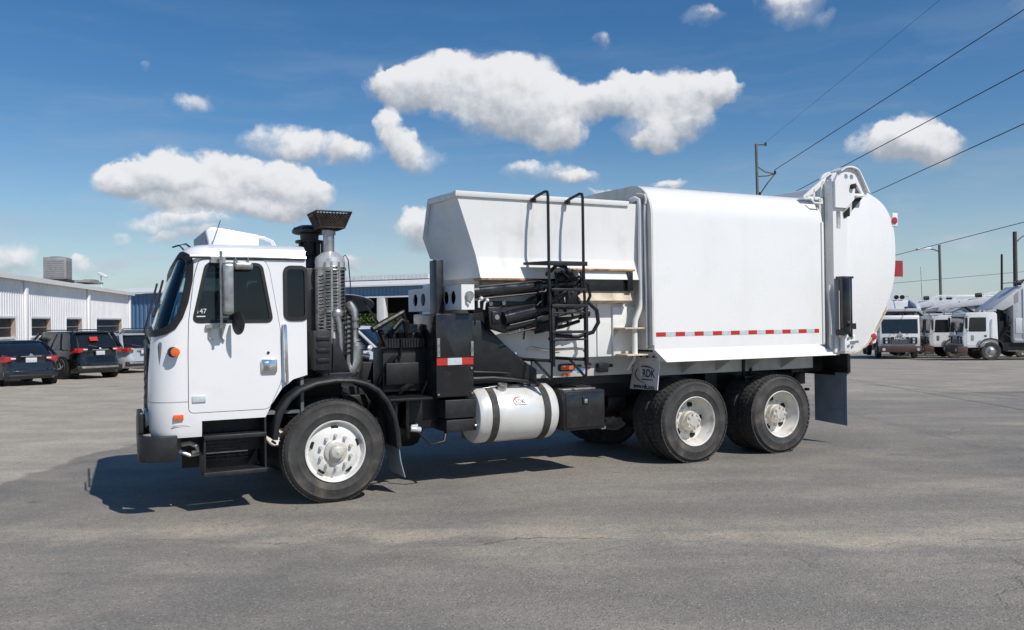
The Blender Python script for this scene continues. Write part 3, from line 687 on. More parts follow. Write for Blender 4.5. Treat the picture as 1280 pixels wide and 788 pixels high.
# ---- chassis
m = MB()
for y in (.78, 1.56): m.box(-1.5, 7.15, y, y+.08, .80, 1.08)
for x in (-.6, 1.2, 2.4, 3.3, 5.2, 7.0): m.box(x, x+.1, .86, 1.56, .84, 1.04)
m.build('chassis_rail', BLACK, T, bev=.006)
m = MB(); m.cyl((0, .3, .50), (0, 2.1, .50), .07)
for x in (4.49, 5.915):
    m.cyl((x, .3, .505), (x, 2.1, .505), .11); m.sphere((x, 1.2, .55), (.27, .26, .26))
m.cyl((1.0, 1.2, .75), (4.5, 1.2, .58), .055); m.cyl((4.49, 1.2, .56), (5.9, 1.2, .56), .05)
for y in (.62, 1.78): m.box(4.3, 6.1, y-.05, y+.05, .62, .74); m.loft([[(-.75, y-.05, .82), (0, y-.05, .56), (.75, y-.05, .80), (.75, y-.05, .87), (0, y-.05, .66), (-.75, y-.05, .9)], [(-.75, y+.05, .82), (0, y+.05, .56), (.75, y+.05, .80), (.75, y+.05, .87), (0, y+.05, .66), (-.75, y+.05, .9)]])
m.box(5.1, 5.3, .55, 1.85, .62, 1.1)
m.build('axle', DARK, T, bev=0)
m = MB()
for x in (3.35, 3.75): m.cyl((x, .95, .72), (x+.28, .95, .72), .14)
m.box(3.25, 4.0, 1.0, 1.5, .50, .80); m.box(2.6, 3.4, 1.75, 2.35, .5, 1.0); m.box(1.5, 2.55, 1.8, 2.35, .5, 1.05); m.box(.75, 1.5, 1.7, 2.3, .55, 1.3)
m.build('air_tank', DARK, T, bev=.02)
# ---- engine and its clutter between the cab and the hopper
m = MB(); m.box(-.22, .22, .55, 1.1, 1.0, 1.50); m.box(.25, .62, .65, 1.4, .80, 1.0); m.box(.64, 1.30, .45, .80, 1.02, 1.50); m.box(1.0, 1.40, .8, 1.75, 1.02, 1.50); m.box(.72, 1.22, .50, .85, 1.50, 1.66)
m.prism([(.55, .60), (.72, .42), (.9, .36), (1.1, .40), (1.1, 1.0), (.55, 1.0)], 'x', .76, 1.14)
m.box(.66, 1.12, .40, .62, 1.10, 1.34); m.box(1.05, 1.7, .5, 1.9, .62, 1.75); m.box(.85, 1.25, .35, .6, .62, .98)
eng = m.build('engine', DARK, T, bev=.015)
m = MB(); rr = random.Random(5)
for k in range(14): m.box(.66+.032*k, .684+.032*k, .40, .60, 1.50, 1.60)
for k in range(6): m.cyl((.62+.11*k, .45, 1.68), (.64+.11*k, .5, 1.60), .035, n=8)
m.build('engine_fins', BLACK, eng)
m = MB()
for k in range(16):
    p = Vector((rr.uniform(.55, 1.25), rr.uniform(.34, .6), rr.uniform(.75, 1.72))); q = p + Vector((rr.uniform(-.3, .35), rr.uniform(.0, .25), rr.uniform(-.45, .3)))
    mid = (p+q)/2 + Vector((rr.uniform(-.1, .1), -.08, rr.uniform(-.16, .12))); pts = [p*(1-t)**2 + mid*2*t*(1-t) + q*t*t for t in [j/8 for j in range(9)]]
    m.tube(pts, rr.choice([.012, .018, .025]), 6)
m.tube([(.52, .30, 1.68), (.56, .28, 1.58), (.54, .28, 1.50), (.64, .30, 1.50), (.60, .34, 1.64)], .012)
m.tube([(.95, .2, .60), (1.05, .12, .48), (1.2, .12, .50), (1.26, .2, .62)], .016)
m.build('hose', BLACK, eng)
m = MB(); m.tube([(.50, .36, 1.70), (.66, .40, 1.78), (.86, .42, 1.88), (.92, .46, 1.70), (.95, .5, 1.55)], .035); m.tube([(.74, .40, 1.70), (.84, .42, 1.80), (.92, .44, 1.77)], .028); m.build('coolant_pipe', DARK, eng)
m = MB(); m.box(.90, .98, .30, .36, .60, .68); m.cyl((.88, .28, .64), (1.0, .28, .62), .03); m.build('valve', SILT, eng, bev=.01)
m = MB(); m.box(.58, 1.05, .05, .70, .96, .985); m.build('deck_plate', DARK, T, bev=.004)
for yy in (.10,):
    m = MB(); m.tube([(.66, .12, .97), (.66, .14, .80), (.68, .2, .62)], .03); m.tube([(.80, .14, .97), (.80, .16, .70), (.86, .3, .55)], .022); m.build('drop_pipe', BLACK, T)
# ---- exhaust stack
ex, ey = .10, .52
m = MB(); m.cyl((ex, ey, 1.25), (ex, ey, 2.42), .155, n=28); m.lathe([(.155, 2.42), (.15, 2.46), (.10, 2.50), (.062, 2.52)], (ex, ey, 0), 'z', 28); st = m.build('exhaust_stack', HEATSH, T)
m = MB(); m.cyl((ex-.01, ey, 2.50), (ex-.01, ey, 2.76), .058, n=20); m.cyl((ex-.01, ey, 2.70), (ex-.01, ey, 2.745), .072, n=20); m.build('tail_pipe', STEEL, st)
# louvred heat shields: rows of slots, as dark openings with a bright lip
for a0, z0, z1, rad in ((-1.95, 1.30, 2.38, .163), (-1.5, 1.70, 2.40, .164), (-.95, 1.80, 2.38, .163), (-2.45, 1.25, 2.30, .163)):
    m = MB(); l = MB(); n = int((z1-z0)/.036)
    for k in range(n):
        z = z0 + .036*k; c = Vector((ex+math.cos(a0)*rad, ey+math.sin(a0)*rad, z))
        m.obox(c, (.006, .046, .015), (0, 0, a0)); l.obox(c+Vector((math.cos(a0)*.006, math.sin(a0)*.006, .012)), (.014, .050, .009), (0, R(25), a0))
    tag(m.build('louvre_slot', HOLE, st, smooth=0), kind='stuff'); tag(l.build('louvre_lip', CHROME, st, smooth=0), kind='stuff')
m = MB()
for a in (-2.15, -1.72, -1.22, -.72): m.obox((ex+math.cos(a)*.160, ey+math.sin(a)*.160, 1.85), (.012, .02, 1.12), (0, 0, a))
for z in (1.42, 1.90, 2.34): m.lathe([(.158, z-.014), (.168, z-.014), (.168, z+.014), (.158, z+.014)], (ex, ey, 0), 'z', 28)
m.build('shield_band', STEEL, st)
def basket():
    m = MB(); nz_, nu = 6, 11
    b0, b1 = (.125, .125, 2.765), (.185, .185, 2.925)
    def P(side, u, t):
        hx = b0[0]+(b1[0]-b0[0])*t; z = b0[2]+(b1[2]-b0[2])*t; v = -hx+2*hx*u
        x, y = {0: (v, -hx), 1: (hx, v), 2: (-v, hx), 3: (-hx, -v)}[side]
        return Vector((ex+x, ey+y, z))
    for s in range(4):
        for k in range(nu+1):
            for d in (1, -1):
                pts = []
                for j in range(nz_+1):
                    u = k/nu + d*j/nu*.9
                    if 0 <= u <= 1: pts.append(P(s, u, j/nz_))
                if len(pts) > 1: m.tube([pts[0], pts[-1]], .0052, 4)
        m.tube([P(s, 0, 0), P(s, 1, 0)], .009, 5); m.tube([P(s, 0, 1), P(s, 1, 1)], .009, 5); m.tube([P(s, 0, 0), P(s, 0, 1)], .008, 5)
    a = [P(s, 0, 0.02) for s in range(4)]; m.poly(a); m.cyl((ex, ey, 2.74), (ex, ey, 2.77), .075)
    sb_ = m.build('spark_basket', RUSTM, st, recalc=False)
    m = MB(); f = lambda s, t: Vector((ex, ey, 0)) + (P(s, 0, t)-Vector((ex, ey, 0)))*1.0
    m.loft([[Vector((ex+(P(s, 0, t).x-ex)*.94, ey+(P(s, 0, t).y-ey)*.94, P(s, 0, t).z)) for s in range(4)] for t in (.03, .90)]); m.build('basket_liner', RUSTM, sb_)
    return sb_
basket()
m = MB(); m.tube([(.30, .42, 1.28), (.31, .42, 1.30), (.33, .42, 1.40), (.33, .42, 1.50), (.335, .43, 1.56)], .080, 14)
m.tube([(.10, .46, 1.22), (.18, .42, 1.235), (.27, .41, 1.29), (.315, .41, 1.38), (.325, .41, 1.50)], [.09, .092, .092, .09, .088], 14); m.build('exhaust_elbow', STEEL, st)
m = MB(); m.tube([(.34, .50, 1.55), (.35, .50, 1.75), (.345, .5, 1.90), (.30, .52, 2.0)], .046, 12)
for z in (1.58, 1.72, 1.80): m.cyl((.347, .5, z), (.347, .5, z+.022), .066, n=14)
m.cyl((.33, .42, 1.50), (.33, .42, 1.535), .100, n=16); m.build('turbo_pipe', STEEL, st)
m = MB(); m.tube([(.15, .345, 1.45), (.15, .34, 1.60), (.14, .34, 1.78), (.12, .345, 1.86)], .030, 12)
m.sphere((.13, .35, 1.87), (.06, .04, .06)); m.build('flexible_pipe', STEEL, st)
m = MB()
for k in range(9): m.tube([(.19, .33, 1.45+.05*k), (.24, .30, 1.47+.05*k), (.28, .36, 1.44+.05*k)], .011, 6)
m.tube([(.27, .34, 1.30), (.27, .33, 1.60), (.26, .34, 1.86)], .018); m.tube([(.20, .5, 2.45), (.26, .5, 2.49), (.29, .5, 2.44), (.31, .5, 2.2), (.31, .5, 1.85)], .006, 5); m.build('exhaust_wiring', DARK, st)
m = MB(); m.tube([(.23, .34, 1.30), (.235, .33, 1.6), (.235, .33, 1.84)], .022); m.build('exhaust_wiring', STEEL, st)
m = MB()
prof = [(.02, .012), (.17, .0), (.25, -.03), (.26, -.045)]
m.lathe([(.001, .02), (.17, .005), (.25, -.03), (.252, -.036), (.17, -.004), (.001, .01)], (0, 0, 0), 'z', 30)
fd = m.build('rain_deflector', FLAPB, st); fd.location = (.36, .66, 2.015); fd.rotation_euler = (R(-18), R(10), 0)
# air intake column with its mushroom cap
ax, ay = -.03, .86
m = MB(); m.cyl((ax, ay, 1.1), (ax, ay, 2.52), .095, n=20); m.box(ax-.20, ax+.05, ay-.30, ay+.1, 1.25, 2.35); ai = m.build('air_intake', BLACK, T, bev=.01)
m = MB(); m.lathe([(.001, 2.83), (.10, 2.825), (.165, 2.80), (.185, 2.77), (.182, 2.745), (.16, 2.735), (.10, 2.73), (.095, 2.66), (.001, 2.66)], (ax, ay, 0), 'z', 28); m.build('intake_cap', PLASTIC, ai)
m = MB(); m.cyl((ax, ay, 2.50), (ax, ay, 2.66), .115, n=20); m.lathe([(.115, 2.64), (.15, 2.64), (.15, 2.665), (.115, 2.665)], (ax, ay, 0), 'z', 20)
for a in (-2.6, -1.9, -1.2, -.5): m.obox((ax+math.cos(a)*.135, ay+math.sin(a)*.135, 2.58), (.02, .03, .17), (0, 0, a))
m.build('intake_clamp', DARK, ai)
m = MB(); m.box(-.16, .02, .20, .55, 1.30, 1.70); m.cyl((-.06, .195, 1.56), (-.06, .205, 1.56), .06); bb = m.build('battery_box', PLASTIC, T, bev=.012)
m = MB()
for z in (1.62, 1.50, 1.40): m.box(-.13, .0, .185, .205, z-.02, z+.02)
m.cyl((-.02, .3, 1.22), (-.02, .3, 1.32), .07); m.build('battery_strap', BLACK, bb, bev=.004)
m = MB(); m.box(.0, .25, .22, .60, 1.20, 1.27); m.prism([(.06, 1.62), (.10, 1.62), (.24, 1.27), (.05, 1.27)], 'y', .28, .31); m.build('stack_bracket', BLACK, T, bev=.006)
m = MB(); m.cyl((.38, .40, 1.42), (.47, .38, 1.40), .04); m.tube([(.40, .40, 1.40), (.39, .40, 1.30), (.395, .40, 1.12)], .013); m.build('pressure_valve', DARK, T)
# ---- fuel tank and tool box
ty, tz, tr = .335, .735, .315
m = MB(); m.lathe([(.001, 1.565), (.20, 1.575), (.29, 1.60), (tr, 1.64), (tr, 2.54), (.29, 2.575), (.2, 2.59), (.001, 2.595)], (0, ty, tz), 'x', 48); tank = m.build('fuel_tank', ALU, T, smooth=40)
for x in (1.775, 2.42):
    m = MB(); m.lathe([(tr, x-.04), (tr+.010, x-.04), (tr+.010, x+.04), (tr, x+.04)], (0, ty, tz), 'x', 48); m.build('tank_strap', RUBBER, tank)
m = MB(); m.cyl((1.93, .20, tz+.28), (1.93, .17, tz+.345), .055, n=18); m.tube([(1.60, .25, tz+.30), (1.75, .22, tz+.30), (1.9, .2, tz+.32)], .008); m.build('filler_cap', STEEL, tank, bev=.008)
m = MB(); m.box(2.25, 2.42, .28, .36, tz+.31, tz+.335); m.box(2.30, 2.36, .2, .3, tz+.30, tz+.33); m.build('fuel_sender', STEEL, tank, bev=.004)
m = MB()
for x in (1.7, 2.45): m.box(x, x+.08, .35, .8, .42, .50); m.box(x, x+.08, .60, .70, .45, .95)
m.build('tank_bracket', BLACK, T)
def arc_mesh(m, c, rx, rz, a0, a1, w, f, n=16):
    """tapering crescent in a (u,v) plane mapped by f"""
    out, inn_ = [], []
    for i in range(n+1):
        t = i/n; a = a0+(a1-a0)*t; k = w*math.sin(math.pi*min(max(t, .04), .96))
        out.append((c[0]+rx*math.cos(a), c[1]+rz*math.sin(a))); inn_.append((c[0]+(rx-k)*math.cos(a), c[1]+(rz-k)*math.sin(a)))
    m.loft([[f(u, v, d) for u, v in out+list(reversed(inn_))] for d in (0, .003)])
def wrap(u, v, d):                 # onto the tank's skin: u = x, v = height
    a = math.asin(max(min((v-tz)/tr, 1), -1)); return (u, ty-(tr+.001+d)*math.cos(a), tz+(tr+.001+d)*math.sin(a))
m = MB(); arc_mesh(m, (2.07, .885), .07, .045, R(60), R(250), .016, wrap); m.build('tank_emblem', REDINK, tank)
tx = text('RDK', .06, (0, 0, 0), Matrix.Identity(3), INK, tank, 'tank_lettering', .0, bold=.0008)
for v in tx.data.vertices: v.co = Vector(wrap(2.085+v.co.x, .88+v.co.y, .001))
m = MB(); m.loft([[wrap(x, z, .0005) for x, z in ((2.02, .85), (2.16, .85), (2.16, .845), (2.02, .845))], [wrap(x, z, .0015) for x, z in ((2.02, .85), (2.16, .85), (2.16, .845), (2.02, .845))]]); m.build('tank_emblem', INK, tank)
m = MB(); m.box(2.625, 3.185, .03, .60, .515, .965); tb = m.build('tool_box', BLACK, T, bev=.015)
m = MB(); m.box(2.655, 3.16, .018, .035, .545, .935); dr = m.build('tool_box_door', BLACKG, tb, bev=.008)
m = MB(); m.prism(rounded([(2.87, .90), (2.95, .90), (2.95, .80), (2.87, .80)], .02), 'y', .008, .02); m.build('latch_plate', BLACK, dr, bev=.003)
m = MB(); m.box(2.89, 2.93, .000, .012, .82, .87); m.build('latch', CHROME, dr, bev=.004)
m = MB(); m.box(3.14, 3.20, .04, .10, .50, .535); m.box(2.66, 3.1, .1, .25, .966, .985); m.build('tool_box_trim', STEEL, tb, bev=.003)

# ---- packer body
SEC = [(-.0, 1.40), (0, 3.02)] + [(.38-.38*math.cos(a), 3.02+.40*math.sin(a)) for a in [math.pi/2*i/9 for i in range(1, 10)]] + [(1.22, 3.445)]
SEC2 = SEC + [(2.44-y, z) for y, z in reversed(SEC[:-1])]
m = MB(); m.loft([[(x, y, z) for y, z in SEC2] for x in (3.88, 6.69)]); body = m.build('packer_body', WHITE, T, smooth=30)
m = MB()
for s in (0, 1):
    f = (lambda y: y) if s == 0 else (lambda y: 2.44-y)
    sk = [(3.88, 1.405), (6.585, 1.405), (6.70, 1.345), (6.885, 1.275), (6.885, 1.255), (3.995, 1.255)]
    m.loft([[(x, f(-.004-.085*(1.405-z)/.15), z) for x, z in sk], [(x, f(.05), z) for x, z in sk]])
m.build('skirt', WHITE, body, smooth=20)
m = MB()
for s in (0, 1):
    y = .40 if s == 0 else 2.0; m.box(3.95, 6.9, y, y+.04, 1.06, 1.26)
m.box(3.95, 6.9, .05, 2.39, 1.262, 1.30)
for x in (4.6, 5.15, 5.7, 6.3): m.prism([(.05, 1.262), (.40, 1.262), (.40, 1.08)], 'x', x, x+.012)
m.build('subframe', GREYW, body)
m = MB()
for x in (5.60, 5.72): m.box(x, x+.03, .36, .40, .98, 1.26)
m.box(5.59, 5.76, .33, .42, .95, 1.0); m.build('spring_hanger', BLACK, T, bev=.004)
m = MB(); m.prism([(.14, 1.40), (.0, 1.46), (.0, 3.02)] + [(.38-.38*math.cos(a), 3.02+.40*math.sin(a)) for a in [math.pi/2*i/9 for i in range(1, 10)]] + [(1.22, 3.445), (2.06, 3.42), (2.44, 3.0), (2.44, 1.40)], 'x', 3.855, 3.878)
m.build('front_plate', GREYW, body, smooth=30)
m = MB(); m.box(3.70, 3.855, .30, 2.2, 3.18, 3.215); m.build('body_ledge', GREYW, body)
# reflective tape
k = 0; x = 3.905
while x < 6.58:
    w = .145 if k % 2 == 0 else .145
    m = MB(); m.box(x, min(x+w, 6.60), -.003, .002, 1.56, 1.612); m.build('tape_red' if k % 2 == 0 else 'tape_silver', REDT if k % 2 == 0 else SILT, body, smooth=0); x += w; k += 1
# hydraulic pipe up the front corner of the body
m = MB(); m.tube([(3.78, .30, 3.225), (3.80, .22, 3.25), (3.815, .175, 3.22), (3.82, .165, 3.10), (3.82, .165, 2.6), (3.815, .165, 2.02), (3.80, .165, 1.92), (3.735, .175, 1.77), (3.72, .175, 1.66), (3.72, .175, 1.34)], .033, 12)
m.build('hydraulic_pipe', HOPWHITE, body)
m = MB(); m.tube([(3.838, .09, 3.16), (3.845, .085, 3.22), (3.84, .10, 3.27), (3.80, .2, 3.29)], .018); m.tube([(3.72, .175, 1.36), (3.71, .19, 1.28), (3.69, .30, 1.16)], .020); m.tube([(3.835, .10, 3.16), (3.838, .09, 2.0), (3.838, .09, 1.42)], .018); m.build('hydraulic_pipe', GREYW, body)
# mud flap with lettering ahead of the rear wheels
m = MB(); m.prism([(.03, 1.26), (.16, 1.37), (.44, 1.37), (.56, 1.25), (.66, .89), (.085, .91)], 'x', 3.975, 3.985); rf = m.build('front_drive_mud_flap', FLAPG, T)
m = MB()
for y in (.14, .27, .40): m.cyl((3.96, y, 1.31), (3.975, y, 1.31), .016, n=10)
m.build('bolt', DARK, rf)
fx = 3.9735
m = MB(); arc_mesh(m, (.285, 1.085), .225, .105, R(85), R(270) , .022, lambda u, v, d: (fx-d, .60-u, v)); m.build('flap_emblem', REDINK, rf)
m = MB(); arc_mesh(m, (.285, 1.085), .23, .112, R(35), R(125), .016, lambda u, v, d: (fx-.0015-d, .60-u, v)); m.build('flap_emblem', INK, rf)
text('RDK', .135, (fx, .255, 1.10), FONT_FRONT, INK, rf, 'flap_lettering', sx=.95, bold=.002)
m = MB(); m.box(fx-.002, fx, .17, .40, 1.02, 1.032); m.build('flap_emblem', INK, rf)
text('www.rdk.com', .078, (fx, .355, .935), FONT_FRONT, INK, rf, 'flap_lettering', sx=.98, bold=.002)
# rear mud flap
m = MB(); m.prism([(.10, .995), (.68, 1.01), (.68, .28), (.10, .255)], 'x', 7.225, 7.237); fl = m.build('rear_mud_flap', FLAPB, T)
m = MB(); m.box(7.20, 7.26, .06, .74, .99, 1.26); m.build('flap_hanger', BLACK, T, bev=.004)
m = MB(); m.obox((6.98, .70, 1.06), (.05, .05, .42), (0, R(38), 0)); m.obox((6.76, .62, 1.12), (.04, .04, .3), (0, R(-30), 0)); m.box(7.0, 7.25, .70, .74, 1.0, 1.2); m.box(7.15, 7.2, .75, .8, .70, .74); m.build('flap_stay', BLACK, T)

# ---- hopper
HL = [(2.25, .165, 1.675, 1.44), (2.47, .228, 1.655, 1.405), (2.50, .232, 1.65, 1.395), (2.74, .222, 1.565, 1.315), (3.17, .195, 1.405, 1.375)]
def hop_ring(z, yn, xn, xc, o=0):
    return [(3.86-o, yn+o, z), (xn+o, yn+o, z), (xc+o*.3, .88, z), (xc+.7+o, 2.20-o, z), (3.86-o, 2.22-o, z)]
m = MB(); m.loft([hop_ring(*l) for l in HL] + [hop_ring(*HL[4], .03), hop_ring(2.5, *HL[2][1:], .05), hop_ring(2.30, *HL[0][1:], .05)])
hop = m.build('hopper', HOPWHITE, T, smooth=12)
m = MB(); m.loft([[(x, .172, 3.135), (x, .165, 3.195), (x, .23, 3.195), (x, .23, 3.18), (x, .19, 3.17), (x, .192, 3.135)] for x in (1.39, 3.66)])
m.loft([[(1.40, .17, 3.125), (1.40, .17, 3.195), (1.45, .22, 3.195), (1.43, .22, 3.125)], [(1.345, .90, 3.125), (1.345, .90, 3.195), (1.41, .92, 3.195), (1.38, .92, 3.125)]])
m.build('hopper_rim', HOPWHITE, hop, bev=.006)
m = MB(); m.loft([[(1.345, .86, 3.15), (1.345, .90, 3.15), (1.37, .90, 3.15), (1.37, .86, 3.15)], [(1.285, .86, 2.74), (1.285, .90, 2.74), (1.32, .90, 2.74), (1.32, .86, 2.74)], [(1.375, .86, 2.50), (1.375, .90, 2.50), (1.41, .90, 2.50), (1.41, .86, 2.50)]]); m.build('hopper_corner_rib', GREYW, hop)
m = MB(); m.prism([(1.76, 2.26), (3.86, 2.26), (3.86, 1.325), (2.36, 1.325), (2.12, 1.40), (1.86, 1.62), (1.74, 1.80)], 'y', .37, 2.15); low = m.build('hopper_base', HOPWHITE, T, bev=.008)
m = MB(); m.loft([[(1.71, .30, 2.25), (1.73, .32, 1.75), (1.80, .37, 1.72), (1.80, .37, 2.25)], [(1.43, .90, 2.25), (1.46, .90, 1.75), (1.52, .95, 1.72), (1.52, .95, 2.25)]]); m.build('hopper_base_front', GREYW, low)
m = MB(); m.box(1.68, 2.30, .158, .385, 2.224, 2.249); m.box(2.85, 3.72, .15, .385, 2.352, 2.374); m.build('rusty_lip', RUSTLIP, hop, bev=.003)
m = MB(); m.loft([[(2.95, .19, 2.00), (2.95, .235, 2.115), (2.95, .37, 2.115), (2.95, .37, 1.96)], [(3.70, .19, 2.00), (3.70, .235, 2.115), (3.70, .37, 2.115), (3.70, .37, 1.96)]]); m.build('rusty_sill', RUSTY, hop)
m = MB(); m.box(2.95, 3.72, .200, .30, 2.115, 2.345); m.build('slot_panel', BLACKG, hop, bev=.004)
m = MB(); m.box(3.62, 3.70, .165, .20, 2.12, 2.34); m.box(2.96, 2.99, .165, .20, 2.12, 2.34); m.build('slot_guide', BLACK, hop, bev=.004)
m = MB(); m.box(3.52, 3.86, .34, .368, 1.335, 1.93); m.box(1.92, 1.94, .355, .368, 1.40, 1.58); m.box(3.30, 3.315, .35, .368, 1.33, 2.2); m.build('stiffener', HOPWHITE, low, bev=.004)
m = MB(); m.box(3.53, 3.82, .10, .37, 1.655, 1.675); m.box(3.55, 3.86, .09, .37, 1.335, 1.355); m.prism([(3.53, 1.655), (3.62, 1.655), (3.53, 1.56)], 'y', .335, .345); m.build('shelf_bracket', RUSTY, low, bev=.003)
m = MB(); m.box(2.48, 3.90, .50, .54, 1.09, 1.32); lowp = m.build('lower_frame', GREYW, low, bev=.004)
m = MB(); m.prism(rounded([(2.83, 1.16), (3.05, 1.16), (3.05, 1.25), (2.83, 1.25)], .045), 'y', .475, .502); m.build('side_marker_rim', TRIM, lowp, bev=.006)
m = MB(); m.prism(rounded([(2.85, 1.175), (3.03, 1.175), (3.03, 1.235), (2.85, 1.235)], .03), 'y', .462, .48); m.build('side_marker', AMBER, lowp, bev=.006)
m = MB(); m.box(2.88, 3.0, .492, .50, 1.105, 1.135); m.build('side_reflector', AMBER, lowp)
for x0, x1, z0, z1, mt_ in ((3.06, 3.16, 1.205, 1.235, INK), (3.05, 3.20, 1.165, 1.195, BLUEINK), (3.21, 3.30, 1.215, 1.25, REDINK), (3.20, 3.29, 1.18, 1.20, REDINK), (3.10, 3.18, 1.14, 1.155, BLUEINK)):
    m = MB(); m.box(x0, x1, .494, .50, z0, z1); m.build('sticker', mt_, lowp)
m = MB(); m.box(3.36, 3.50, .42, .50, 1.13, 1.24); m.cyl((3.5, .45, 1.21), (3.58, .45, 1.21), .02); m.build('gate_valve', BLACK, lowp, bev=.01)
# black wedge plate
m = MB(); m.prism([(1.58, 1.78), (1.70, 1.78), (1.97, 1.52), (2.23, 1.31), (2.38, 1.22), (2.38, 1.09), (1.58, 1.09)], 'y', .20, .32); m.build('wedge_plate', BLACK, T, bev=.006)
m = MB(); m.tube([(1.56, .15, 1.15), (1.80, .15, 1.15), (2.05, .15, 1.12), (2.3, .16, 1.08), (2.40, .2, 1.05)], .020); m.tube([(1.58, .18, 1.22), (1.9, .18, 1.20), (2.4, .3, 1.14)], .014); m.build('air_hose', PLASTIC, T)
m = MB(); m.box(2.40, 3.95, .62, .70, .98, 1.10); m.box(2.9, 3.1, .2, .6, .99, 1.0); m.build('frame_filler', BLACK, T)
# ---- lift arm, cross beam, cylinders
m = MB(); m.prism(rounded([(1.12, .965), (1.555, .965), (1.555, 1.86), (1.12, 1.86)], .02), 'y', .115, .80); ab = m.build('arm_housing', BLACKG, T, bev=.03)
for x0, x1, mt_, nm in ((1.125, 1.25, REDT, 'tape_red'), (1.25, 1.415, SILT, 'tape_silver'), (1.415, 1.55, REDT, 'tape_red')):
    m = MB(); m.box(x0, x1, .108, .114, 1.31, 1.385); m.build(nm, mt_, ab, smooth=0)
m = MB()
for x, z in ((1.15, 1.45), (1.15, 1.52), (1.525, 1.46), (1.525, 1.27), (1.14, 1.0), (1.53, 1.0)): m.cyl((x, .117, z), (x, .100, z), .012, n=8)
m.box(1.13, 1.16, .10, .118, 1.40, 1.60); m.box(1.52, 1.55, .10, .118, 1.40, 1.56); m.build('housing_bolt', STEEL, ab)
m = MB(); m.box(1.22, 1.585, .12, .62, .735, .935); m.box(1.235, 1.60, .13, .62, .59, .72); m.build('valve_cabinet', PLASTIC, T, bev=.012)
m = MB(); m.cyl((1.56, .12, .64), (1.63, .13, .66), .018); m.cyl((1.59, .11, .68), (1.61, .10, .60), .014); m.build('cabinet_latch', STEEL, T)
m = MB(); m.box(1.38, 1.53, .02, 1.66, 1.90, 2.17)
bl_ = m.mesh('tmp', None, smooth=0)
c = MB(); c.box(1.395, 1.52, .05, 1.63, 1.915, 2.155)
bl_ = boolean(bl_, c, 'DIFFERENCE'); c = MB()
for y in (.255, .45, 1.16, 1.42): c.cyl((1.30, y, 2.035), (1.42, y, 2.035), .075, n=20)
beam = finish(boolean(bl_, c, 'DIFFERENCE'), 'cross_beam', HOPWHITE, T)
m = MB(); m.box(1.44, 1.515, .06, 1.62, 1.92, 2.15); m.build('beam_shade_box', DARK, beam)  # dark box added inside the beam so its holes read as shaded
m = MB(); m.cyl((1.47, .022, 2.05), (1.47, .0, 2.05), .05, n=16); m.tube([(1.44, .0, 2.09), (1.44, -.01, 2.0), (1.47, -.01, 1.97)], .012); m.build('beam_pin', STEEL, beam)
m = MB(); m.box(1.27, 1.36, .46, .66, .95, 2.46); m.build('mast_post', BLACK, T, bev=.006)
m = MB(); m.cyl((1.58, .10, 2.095), (2.40, .12, 2.165), .066, n=20); m.cyl((2.38, .12, 2.163), (2.46, .12, 2.17), .05, n=14); m.cyl((2.44, .12, 2.168), (2.85, .12, 2.20), .035, n=12); cy = m.build('lift_cylinder', BLACKG, T)
m = MB(); m.cyl((1.54, .10, 2.09), (1.60, .10, 2.096), .072, n=20); m.cyl((2.34, .12, 2.16), (2.38, .12, 2.163), .073, n=20); m.build('cylinder_collar', BLACK, cy)
m = MB(); m.tube([(1.60, .06, 2.015), (2.3, .07, 2.08), (2.40, .08, 2.10)], .012); m.tube([(2.38, .10, 2.085), (2.44, .08, 2.10), (2.46, .1, 2.14)], .016); m.build('cylinder_pipe', BLACK, cy)
m = MB(); m.cyl((1.90, .08, 1.80), (2.28, .10, 1.875), .075, n=20); m.cyl((1.93, .12, 1.69), (2.30, .13, 1.76), .05, n=16); m.cyl((2.28, .1, 1.875), (2.62, .12, 1.94), .035); cy2 = m.build('arm_cylinder', BLACKG, T)
m = MB(); m.tube([(1.95, .02, 1.725), (2.27, .03, 1.785)], .010); m.tube([(1.95, .07, 1.625), (2.30, .08, 1.69)], .009); m.build('cylinder_pipe', BLACK, cy2)
m = MB(); m.prism([(1.72, 1.93), (1.88, 1.93), (1.94, 1.74), (1.94, 1.64), (1.74, 1.70)], 'y', .08, .22); m.box(1.76, 1.87, .06, .1, 1.75, 1.88); m.prism([(1.55, 2.0), (2.3, 1.99), (2.4, 2.06), (2.4, 1.97), (2.0, 1.93), (1.6, 1.86)], 'y', .20, .34); m.prism([(2.30, 1.80), (2.58, 1.88), (2.58, 1.66), (2.30, 1.66)], 'y', .10, .33); m.build('arm_bracket', BLACK, T, bev=.01)
m = MB(); m.cyl((1.815, .05, 1.815), (1.815, .07, 1.815), .028, n=12)
for x, z in ((1.80, 1.965), (1.96, 1.975)): m.cyl((x, .17, z), (x, .2, z), .024, n=10)
m.build('arm_pin', STEEL, T)
m = MB(); m.tube([(2.34, .12, 1.72), (2.6, .10, 1.78), (2.96, .12, 1.85)], .042); m.tube([(2.34, .16, 1.64), (2.7, .15, 1.70), (2.95, .2, 1.76)], .022); m.cyl((2.90, .12, 1.83), (3.02, .12, 1.86), .055); m.build('tilt_cylinder', BLACK, T)
m = MB(); m.box(2.46, 3.0, .22, .36, 1.90, 2.30); m.box(2.5, 2.9, .14, .26, 1.95, 2.12); m.cyl((2.62, .18, 2.25), (2.90, .18, 2.27), .085, n=16); m.box(2.55, 2.62, .08, .2, 2.05, 2.2); vb = m.build('valve_block', DARK, T, bev=.015)
m = MB(); rr = random.Random(11)
